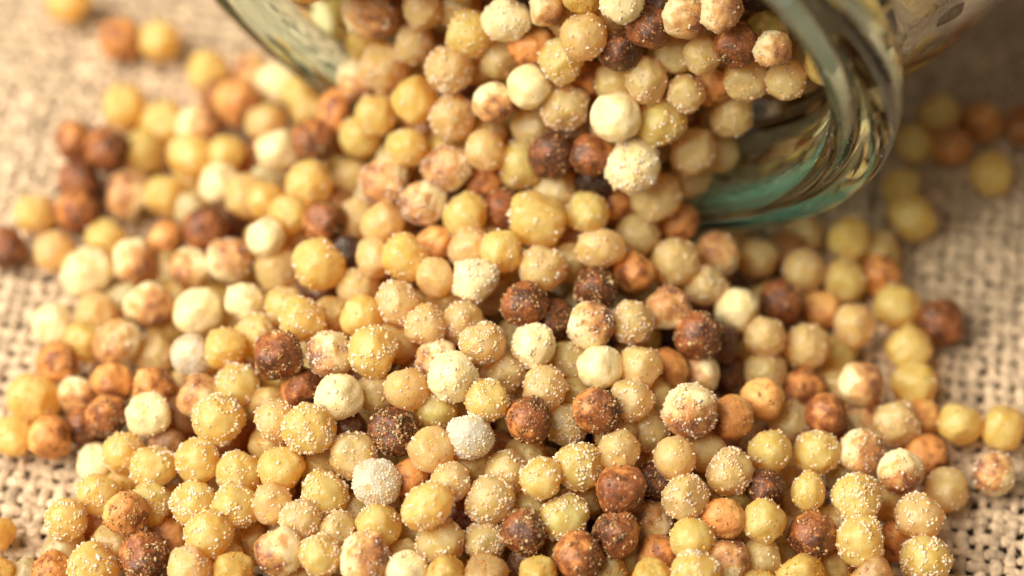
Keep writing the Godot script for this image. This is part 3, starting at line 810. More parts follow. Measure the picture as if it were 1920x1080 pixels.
		[-19.39, 15.43, 27.07, 2.62, 1, -72, 106, "P1", 1.00, "lightly crumbed pale cream pasta ball in the lower heap centre left", "spilled pasta balls"],
		[-15.52, 13.08, 24.58, 2.33, -48, -26, -148, "L1", 1.00, "lightly crumbed greyish beige ball in lower heap centre left right of a pale cream one", "spilled pasta balls"],
		[-11.82, 16.29, 26.44, 2.38, 14, -6, -158, "L1", 1.00, "lightly crumbed greyish beige ball in lower heap centre left left of a pale cream one", "spilled pasta balls"],
		[-8.54, 13.27, 27.31, 2.44, 25, 47, -109, "Y1", 1.00, "lightly crumbed golden yellow pasta ball in the lower heap centre", "spilled pasta balls"],
		[-2.68, 17.02, 28.39, 2.46, -31, -88, -98, "Y2", 1.00, "speckled golden yellow pasta ball in the lower heap centre", "spilled pasta balls"],
		[-13.26, 13.93, 30.65, 2.64, -7, -28, -121, "D3", 1.00, "thickly crumbed blackish brown pasta ball in the lower heap centre left", "spilled pasta balls"],
		[-4.67, 15.24, 32.04, 2.48, -55, 42, 91, "W3", 1.00, "white powdered pasta ball in the lower heap centre", "spilled pasta balls"],
		[-26.51, 13.35, 28.74, 2.29, -56, 13, 157, "L2", 1.00, "speckled greyish beige ball in the lower heap centre left, left of a golden yellow one", "spilled pasta balls"],
		[-22.58, 14.91, 31.00, 2.79, -30, 39, -113, "Y3", 1.00, "large thickly crumbed golden yellow pasta ball in the lower heap centre left", "spilled pasta balls"],
		[1.36, 17.92, 15.77, 2.56, -68, 35, 171, "B2", 1.00, "speckled dark brown pasta ball in the middle heap centre", "spilled pasta balls"],
		[4.88, 14.89, 15.80, 2.33, -71, -48, 179, "D1", 1.00, "lightly crumbed blackish brown pasta ball in the middle heap centre", "spilled pasta balls"],
		[8.91, 16.95, 18.07, 2.71, -32, 98, 84, "G2", 1.00, "speckled half toasted cream pasta ball in the middle heap centre right", "spilled pasta balls"],
		[13.66, 15.59, 16.69, 2.36, -28, -48, -130, "L3", 1.00, "thickly crumbed greyish beige pasta ball in the middle heap centre right", "spilled pasta balls"],
		[17.90, 13.68, 13.34, 2.53, -65, 159, -151, "G1", 1.00, "lightly crumbed half toasted cream pasta ball in the middle heap centre right", "spilled pasta balls"],
		[26.22, 9.73, 10.63, 2.37, 16, -126, 144, "P0", 1.10, "smooth pale cream pasta ball in the middle heap right", "spilled pasta balls"],
		[21.40, 13.13, 16.77, 2.71, -48, 54, 76, "B2", 1.00, "speckled dark brown ball in the middle heap centre right, above a half toasted cream one", "spilled pasta balls"],
		[29.21, 9.11, 13.94, 2.36, 77, 78, -92, "L1", 1.00, "lightly crumbed greyish beige pasta ball in the middle heap right, leftmost of four alike", "spilled pasta balls"],
		[2.40, 17.20, 21.24, 2.44, -41, -45, 174, "P2", 1.00, "speckled pale cream pasta ball in the middle heap centre", "spilled pasta balls"],
		[6.51, 13.24, 20.56, 2.44, 29, 18, -109, "L2", 1.00, "speckled greyish beige pasta ball in the middle heap centre, below a blackish brown one", "spilled pasta balls"],
		[9.92, 15.52, 22.78, 2.49, 43, 87, -98, "P0", 1.00, "smooth pale cream pasta ball in the middle heap centre right", "spilled pasta balls"],
		[14.48, 14.97, 22.41, 2.37, 37, 3, 158, "L1", 1.00, "lightly crumbed greyish beige pasta ball in the middle heap centre right", "spilled pasta balls"],
		[17.77, 11.25, 20.15, 2.28, -32, -84, -159, "O0", 1.00, "smooth orange brown pasta ball in the middle heap centre right", "spilled pasta balls"],
		[21.41, 9.01, 19.33, 2.41, -20, -82, -61, "G0", 1.00, "smooth half toasted cream pasta ball in the lower heap centre right", "spilled pasta balls"],
		[29.49, 5.68, 16.60, 2.27, -35, 30, 80, "L1", 1.00, "lightly crumbed greyish beige ball in the middle heap right, right of a blackish brown one", "spilled pasta balls"],
		[3.61, 15.87, 25.95, 2.43, 39, 73, -167, "L2", 1.00, "speckled greyish beige pasta ball in the lower heap centre, left of a dark brown one", "spilled pasta balls"],
		[9.55, 15.90, 29.13, 2.53, -1, 75, -112, "B2", 1.00, "speckled dark brown pasta ball in the lower heap centre right", "spilled pasta balls"],
		[13.32, 14.78, 26.88, 2.36, 21, -74, 148, "L2", 1.00, "speckled greyish beige ball in lower heap centre right left of a half toasted cream one", "spilled pasta balls"],
		[20.04, 14.17, 27.91, 3.06, 8, 0, -70, "G3", 1.00, "large thickly crumbed half toasted cream pasta ball in the lower heap centre right", "spilled pasta balls"],
		[24.77, 10.74, 26.44, 2.45, -12, -57, -13, "O1", 1.00, "lightly crumbed orange brown pasta ball in the lower heap right, below a blackish brown one", "spilled pasta balls"],
		[28.66, 9.06, 22.86, 2.33, 76, 86, -159, "O1", 1.00, "lightly crumbed orange brown ball in the lower heap right, left of a dark brown one", "spilled pasta balls"],
		[1.91, 16.04, 30.34, 2.58, -19, 110, 123, "B2", 1.00, "speckled dark brown pasta ball in the lower heap centre", "spilled pasta balls"],
		[5.97, 12.68, 28.75, 2.38, -30, -35, 143, "L3", 1.00, "thickly crumbed greyish beige pasta ball in the lower heap centre", "spilled pasta balls"],
		[15.33, 10.49, 28.10, 2.34, 1, -52, -123, "L1", 1.00, "lightly crumbed greyish beige ball in the lower heap centre right, above a blackish brown one", "spilled pasta balls"],
		[25.16, 4.83, 16.34, 2.40, 15, 40, -84, "D0", 1.00, "smooth blackish brown pasta ball in the lower heap right", "spilled pasta balls"],
		[31.61, 6.11, 6.77, 2.48, -42, -48, -103, "B1", 1.00, "lightly crumbed dark brown pasta ball in the middle heap right", "spilled pasta balls"],
		[36.85, 2.51, 5.07, 2.40, 63, -51, -169, "O0", 1.00, "smooth orange brown pasta ball in the middle heap right", "spilled pasta balls"],
		[40.32, 5.57, 9.79, 2.45, 42, 72, -172, "L1", 1.00, "lightly crumbed greyish beige ball in the middle heap right, right of an orange brown one", "spilled pasta balls"],
		[45.90, 2.75, 4.86, 2.66, -29, 24, 178, "Y0", 1.00, "smooth golden yellow ball at right edge left of a dark brown one", "spilled pasta balls"],
		[50.98, 2.60, 7.11, 2.65, -49, -22, 118, "B0", 1.00, "smooth dark brown pasta ball on the right edge of the spill", "spilled pasta balls"],
		[34.38, 6.53, 13.29, 2.53, -3, 25, 176, "L1", 1.00, "lightly crumbed greyish beige pasta ball in the middle heap right, above a dark brown one", "spilled pasta balls"],
		[38.19, 2.19, 11.59, 2.26, 79, 93, -165, "Y0", 1.00, "smooth golden yellow pasta ball in the middle heap right", "spilled pasta balls"],
		[46.90, 2.56, 10.97, 2.63, 26, -67, 148, "Y0", 1.00, "smooth golden yellow ball at right edge second from left of five alike", "spilled pasta balls"],
		[40.39, 6.44, 18.71, 2.60, -23, 72, -25, "G0", 1.00, "smooth half toasted cream pasta ball in the lower heap right, below a greyish beige one", "spilled pasta balls"],
		[46.99, 2.65, 16.05, 2.74, -19, -60, 164, "Y0", 1.00, "smooth golden yellow ball on the right edge of the spill, above an orange brown one", "spilled pasta balls"],
		[33.98, 4.25, 17.97, 2.40, 73, -90, 142, "B1", 1.00, "lightly crumbed dark brown pasta ball in the lower heap right", "spilled pasta balls"],
		[36.17, 6.71, 23.44, 2.49, 55, 53, 138, "B0", 1.00, "smooth dark brown pasta ball in the lower heap right", "spilled pasta balls"],
		[32.09, 4.79, 22.88, 2.34, -30, -98, -103, "L1", 1.00, "lightly crumbed greyish beige pasta ball in the lower heap right", "spilled pasta balls"],
		[41.08, 2.34, 20.64, 2.42, -58, -180, 24, "G0", 1.00, "smooth half toasted cream ball in the lower heap right, left of an orange brown one", "spilled pasta balls"],
		[44.36, 4.50, 23.06, 2.51, 32, 33, -151, "L2", 1.00, "speckled greyish beige pasta ball on the right edge of the spill", "spilled pasta balls"],
		[47.58, 2.23, 20.75, 2.31, 1, -80, -125, "O0", 1.00, "smooth orange brown ball on the right edge of the spill, above an orange brown one", "spilled pasta balls"],
		[51.82, 3.12, 22.09, 2.52, 47, 3, -156, "Y0", 1.00, "smooth golden yellow ball at right edge right of an orange brown one", "spilled pasta balls"],
		[56.91, 2.61, 22.30, 2.44, 8, 75, 139, "Y0", 1.00, "smooth golden yellow pasta ball on the right edge of the spill, rightmost of five alike", "spilled pasta balls"],
		[-44.26, 6.48, 28.48, 2.37, -35, -94, -146, "Y2", 1.00, "speckled golden yellow pasta ball in the lower heap left, below a dark brown one", "spilled pasta balls"],
		[-48.09, 2.23, 26.89, 2.30, -31, -81, -139, "P1", 1.00, "lightly crumbed pale cream ball at left edge right of an orange brown one", "spilled pasta balls"],
		[-46.74, 6.05, 33.85, 2.36, -36, -81, 175, "Y2", 1.00, "speckled golden yellow ball at left edge left of an orange brown one", "spilled pasta balls"],
		[-40.57, 7.41, 31.10, 2.55, 69, -25, 125, "Y2", 1.00, "speckled golden yellow pasta ball in the lower heap left, second from left of four alike", "spilled pasta balls"],
		[-35.38, 8.84, 30.97, 2.52, -26, 78, 152, "Y2", 1.00, "speckled golden yellow pasta ball in the lower heap left, right of an orange brown one", "spilled pasta balls"],
		[-30.72, 9.26, 33.07, 2.42, 37, -31, -175, "Y2", 1.00, "speckled golden yellow pasta ball near the bottom edge left, rightmost of four alike", "spilled pasta balls"],
		[-43.04, 8.88, 38.26, 2.44, -7, 50, 19, "O2", 1.00, "speckled orange brown pasta ball near the bottom edge left", "spilled pasta balls"],
		[-40.53, 6.69, 35.53, 2.40, -68, -91, -169, "Y2", 1.00, "speckled golden yellow pasta ball near the bottom edge left, above a dark brown one", "spilled pasta balls"],
		[-35.68, 8.43, 36.64, 2.47, -52, -19, -112, "Y3", 1.00, "thickly crumbed golden yellow pasta ball near the bottom edge left, below an orange brown one", "spilled pasta balls"],
		[-30.94, 9.12, 37.54, 2.46, 1, -18, 145, "Y3", 1.00, "thickly crumbed golden yellow ball near the bottom edge left, left of a greyish beige one", "spilled pasta balls"],
		[-33.59, 9.71, 41.45, 2.66, -32, -14, -96, "Y2", 1.00, "speckled golden yellow pasta ball near the bottom edge left, above a greyish beige one", "spilled pasta balls"],
		[-50.18, 6.17, 37.41, 2.30, 35, -3, -149, "Y3", 1.00, "thickly crumbed golden yellow pasta ball on the left edge of the spill", "spilled pasta balls"],
		[-38.99, 3.15, 37.81, 2.44, -25, -70, 152, "O1", 1.00, "lightly crumbed orange brown pasta ball near the bottom edge left", "spilled pasta balls"],
		[-40.89, 6.14, 42.23, 2.71, -14, 36, -157, "B3", 1.00, "thickly crumbed dark brown pasta ball near the bottom edge left", "spilled pasta balls"],
		[-46.60, 6.37, 43.68, 2.86, 32, 53, -66, "Y2", 1.00, "large speckled golden yellow pasta ball on the left edge of the spill", "spilled pasta balls"],
		[-51.43, 4.64, 43.00, 2.14, -49, -102, -125, "O1", 1.00, "lightly crumbed orange brown ball on the left edge of the spill, leftmost of three alike", "spilled pasta balls"],
		[-35.49, 9.05, 45.66, 2.45, -11, 79, 122, "L2", 1.00, "speckled greyish beige pasta ball near the bottom edge left, right of a dark brown one", "spilled pasta balls"],
		[-25.77, 11.28, 33.80, 2.46, 8, -78, 119, "Y1", 1.00, "lightly crumbed golden yellow pasta ball in the lower heap centre left", "spilled pasta balls"],
		[-17.78, 12.64, 32.94, 2.66, -38, -49, -140, "L2", 1.00, "speckled greyish beige ball in the lower heap centre left, left of a blackish brown one", "spilled pasta balls"],
		[-26.75, 10.54, 38.05, 2.27, -23, -15, -111, "L1", 1.00, "lightly crumbed greyish beige ball near the bottom edge left, above a half toasted cream one", "spilled pasta balls"],
		[-20.91, 10.74, 36.87, 2.60, 30, 57, 144, "Y3", 1.00, "thickly crumbed golden yellow ball at bottom edge centre left left of a white powdered one", "spilled pasta balls"],
		[-15.00, 12.97, 36.75, 2.45, -28, 82, 91, "W3", 1.00, "white powdered pasta ball near the bottom edge centre left", "spilled pasta balls"],
		[-11.62, 10.66, 34.72, 2.36, -23, -73, -102, "O0", 1.00, "smooth orange brown pasta ball near the bottom edge centre left", "spilled pasta balls"],
		[-8.97, 14.51, 33.48, 2.51, 73, -95, 147, "L1", 1.00, "lightly crumbed greyish beige ball in the lower heap centre, right of a blackish brown one", "spilled pasta balls"],
		[-6.77, 13.58, 37.25, 2.32, 34, 67, -115, "L2", 1.00, "speckled greyish beige pasta ball near the bottom edge centre, below a white powdered one", "spilled pasta balls"],
		[-9.31, 14.44, 40.85, 2.53, -56, -111, 138, "Y2", 1.30, "oblong speckled golden yellow pasta ball near the bottom edge centre", "spilled pasta balls"],
		[-14.86, 10.64, 40.71, 2.50, -54, 34, 101, "Y1", 1.00, "lightly crumbed golden yellow pasta ball near the bottom edge centre left", "spilled pasta balls"],
		[-23.41, 11.07, 40.40, 2.16, 65, -21, -169, "L3", 1.00, "thickly crumbed greyish beige ball near the bottom edge centre left, above a golden yellow one", "spilled pasta balls"],
		[-19.55, 9.72, 41.07, 2.25, 33, 52, -167, "L2", 1.00, "speckled greyish beige ball near the bottom edge centre left, left of a golden yellow one", "spilled pasta balls"],
		[-25.64, 10.35, 44.09, 2.69, -4, -60, -57, "G1", 1.00, "lightly crumbed half toasted cream pasta ball near the bottom edge centre left", "spilled pasta balls"],
		[-21.02, 10.93, 44.98, 2.39, 20, -77, 88, "Y3", 1.00, "crusted golden yellow ball at bottom edge centre left right of a half toasted cream one", "spilled pasta balls"],
		[-16.15, 11.05, 45.32, 2.72, -23, 72, -53, "G2", 1.00, "speckled half toasted cream pasta ball near the bottom edge centre left", "spilled pasta balls"],
		[-11.59, 9.81, 46.66, 2.39, 76, 12, -88, "P1", 1.00, "lightly crumbed pale cream pasta ball near the bottom edge centre left", "spilled pasta balls"],
		[-7.80, 9.61, 42.57, 2.56, -39, 40, 114, "L3", 1.00, "thickly crumbed greyish beige pasta ball near the bottom edge centre, below a golden yellow one", "spilled pasta balls"],
		[-2.95, 9.32, 42.29, 2.32, 18, 88, -144, "L3", 1.00, "thickly crumbed greyish beige ball near the bottom edge centre, left of a dark brown one", "spilled pasta balls"],
		[-2.53, 12.42, 38.76, 2.56, -31, -9, 123, "L3", 1.00, "thickly crumbed greyish beige ball near the bottom edge centre, left of a golden yellow one", "spilled pasta balls"],
		[-0.48, 11.86, 34.67, 2.33, -43, 74, 101, "L2", 1.00, "speckled greyish beige pasta ball near the bottom edge centre, below a dark brown one", "spilled pasta balls"],
		[3.35, 14.09, 36.96, 2.40, 39, -70, 89, "Y2", 1.00, "speckled golden yellow pasta ball near the bottom edge centre, above a dark brown one", "spilled pasta balls"],
		[7.50, 13.47, 34.85, 2.66, -18, 22, 138, "Y3", 1.00, "thickly crumbed golden yellow pasta ball in the lower heap centre right", "spilled pasta balls"],
		[11.74, 14.03, 33.21, 2.34, -14, -63, -140, "L1", 1.00, "lightly crumbed greyish beige ball in the lower heap centre right, below a dark brown one", "spilled pasta balls"],
		[18.14, 12.91, 33.36, 2.27, -6, -4, -167, "L1", 1.00, "lightly crumbed greyish beige ball in lower heap centre right below a half toasted cream one", "spilled pasta balls"],
		[12.10, 13.07, 37.79, 2.65, 6, 17, 175, "B1", 1.00, "lightly crumbed dark brown pasta ball near the bottom edge centre right", "spilled pasta balls"],
		[15.85, 9.40, 34.42, 2.28, -16, -19, -160, "D2", 1.00, "speckled blackish brown pasta ball near the bottom edge centre right", "spilled pasta balls"],
		[19.24, 11.59, 37.83, 2.51, 49, -106, 130, "L3", 1.00, "thickly crumbed greyish beige ball at bottom edge centre right right of a blackish brown one", "spilled pasta balls"],
		[24.31, 10.86, 33.95, 2.59, -64, -31, -110, "L3", 1.00, "thickly crumbed greyish beige pasta ball near the bottom edge right", "spilled pasta balls"],
		[28.38, 9.35, 35.29, 2.21, 42, -9, 94, "D1", 1.00, "lightly crumbed blackish brown pasta ball near the bottom edge right", "spilled pasta balls"],
		[29.06, 9.43, 30.10, 2.37, 28, -69, 161, "Y1", 1.00, "lightly crumbed golden yellow pasta ball in the lower heap right", "spilled pasta balls"],
		[5.89, 10.79, 40.03, 2.64, 12, -63, 105, "Y3", 1.00, "thickly crumbed golden yellow pasta ball near the bottom edge centre", "spilled pasta balls"],
		[11.49, 10.61, 41.95, 2.50, -25, -71, -121, "B2", 1.00, "speckled dark brown pasta ball near the bottom edge centre right, below a dark brown one", "spilled pasta balls"],
		[15.65, 7.41, 38.37, 2.26, -34, -101, -135, "G1", 1.00, "lightly crumbed half toasted cream pasta ball near the bottom edge centre right", "spilled pasta balls"],
		[19.93, 9.85, 42.31, 2.47, 17, -57, 128, "Y1", 1.00, "lightly crumbed golden yellow pasta ball near the bottom edge centre right", "spilled pasta balls"],
		[23.54, 10.10, 39.45, 2.45, 12, -74, -139, "O1", 1.00, "lightly crumbed orange brown ball at bottom edge centre right left of a blackish brown one", "spilled pasta balls"],
		[16.47, 7.01, 42.57, 2.35, -64, 52, 138, "O1", 1.00, "lightly crumbed orange brown ball at bottom edge centre right right of a dark brown one", "spilled pasta balls"],
		[1.44, 10.93, 41.96, 2.50, -53, 14, 98, "B3", 1.00, "thickly crumbed dark brown pasta ball near the bottom edge centre", "spilled pasta balls"],
		[7.36, 10.16, 44.70, 2.64, 47, 83, -179, "B2", 1.00, "speckled dark brown ball near the bottom edge centre right, left of a dark brown one", "spilled pasta balls"],
		[20.19, 10.28, 46.93, 2.61, 68, -43, -162, "Y3", 1.00, "thickly crumbed golden yellow pasta ball near the bottom edge centre right", "spilled pasta balls"],
		[23.93, 7.69, 43.56, 2.41, -50, 132, -171, "G1", 1.00, "lightly crumbed half toasted cream pasta ball near the bottom edge right", "spilled pasta balls"],
		[28.06, 9.63, 39.82, 2.41, -40, -64, 129, "Y1", 1.15, "lightly crumbed golden yellow pasta ball near the bottom edge right, below a blackish brown one", "spilled pasta balls"],
		[27.82, 5.95, 42.44, 2.42, 4, -68, 110, "L1", 1.00, "lightly crumbed greyish beige ball near the bottom edge right, left of a dark brown one", "spilled pasta balls"],
		[21.83, 9.42, 30.28, 2.28, -46, 18, 145, "L0", 1.00, "smooth greyish beige pasta ball in the lower heap centre right", "spilled pasta balls"],
		[34.64, 7.85, 29.21, 2.53, -28, 32, -161, "Y2", 1.00, "speckled golden yellow pasta ball in the lower heap right", "spilled pasta balls"],
		[39.72, 7.51, 28.88, 2.47, -12, 57, -62, "G2", 1.00, "speckled half toasted cream pasta ball in the lower heap right", "spilled pasta balls"],
		[44.09, 7.28, 31.47, 2.56, 7, 9, -21, "G1", 1.00, "lightly crumbed half toasted cream pasta ball on the right edge of the spill", "spilled pasta balls"],
		[49.74, 2.62, 30.82, 2.37, -38, 100, 101, "L1", 1.00, "lightly crumbed greyish beige pasta ball on the right edge of the spill", "spilled pasta balls"],
		[55.34, 3.02, 29.08, 2.48, -35, -86, 136, "G2", 1.00, "speckled half toasted cream pasta ball on the right edge of the spill", "spilled pasta balls"],
		[33.19, 8.82, 35.28, 2.05, -49, 26, 65, "Y1", 1.15, "lightly crumbed golden yellow ball near the bottom edge right, right of a blackish brown one", "spilled pasta balls"],
		[38.75, 8.41, 36.01, 2.69, 5, 40, 129, "Y3", 1.00, "thickly crumbed golden yellow ball near the bottom edge right, below a half toasted cream one", "spilled pasta balls"],
		[45.77, 6.41, 37.01, 2.78, -7, -68, -145, "L2", 1.00, "large speckled greyish beige pasta ball on the right edge of the spill", "spilled pasta balls"],
		[33.55, 7.81, 40.59, 2.75, -2, -28, 105, "B1", 1.00, "lightly crumbed dark brown pasta ball near the bottom edge right", "spilled pasta balls"],
		[38.87, 7.79, 41.12, 2.51, -29, 69, 160, "Y3", 1.00, "thickly crumbed golden yellow ball near the bottom edge right, right of a dark brown one", "spilled pasta balls"],
		[43.26, 2.51, 37.70, 2.26, -4, -47, 157, "O1", 1.00, "lightly crumbed orange brown pasta ball on the right edge of the spill", "spilled pasta balls"],
		[46.27, 4.58, 41.95, 2.79, 53, 28, 169, "Y3", 1.00, "large thickly crumbed golden yellow pasta ball on the right edge of the spill", "spilled pasta balls"],
		[47.68, 2.35, 26.04, 2.43, -27, 67, -164, "O0", 1.00, "smooth orange brown ball on the right edge of the spill, below an orange brown one", "spilled pasta balls"],
	]
	var k := 0
	for r in rows:
		var type: String = r[7][0]
		var level := int(r[7][1])
		var v := k % 5
		var o := Node3D.new()
		o.name = numbered("pasta_ball")
		add_child(o)
		var turn := Basis.from_euler(Vector3(r[4], r[5], r[6]) * (PI / 180.0))
		var e: float = r[8]
		var s: float = r[3] / pow(e, 0.333)
		o.transform = Transform3D(turn * Basis.from_scale(Vector3(s * e, s * rng.randf_range(0.92, 1.07), s * rng.randf_range(0.92, 1.07))), Vector3(r[0], r[1], r[2]) * MM)
		tag(o, r[9], "pasta ball", r[10])
		put(ball_body(type, v), "body", finish(type), o)
		tag(put(ball_crumbs(type, v, level), "crumbs", mats.crumb, o), "", "", "", "stuff")
		k += 1
	make_heap()
	make_crumbs()


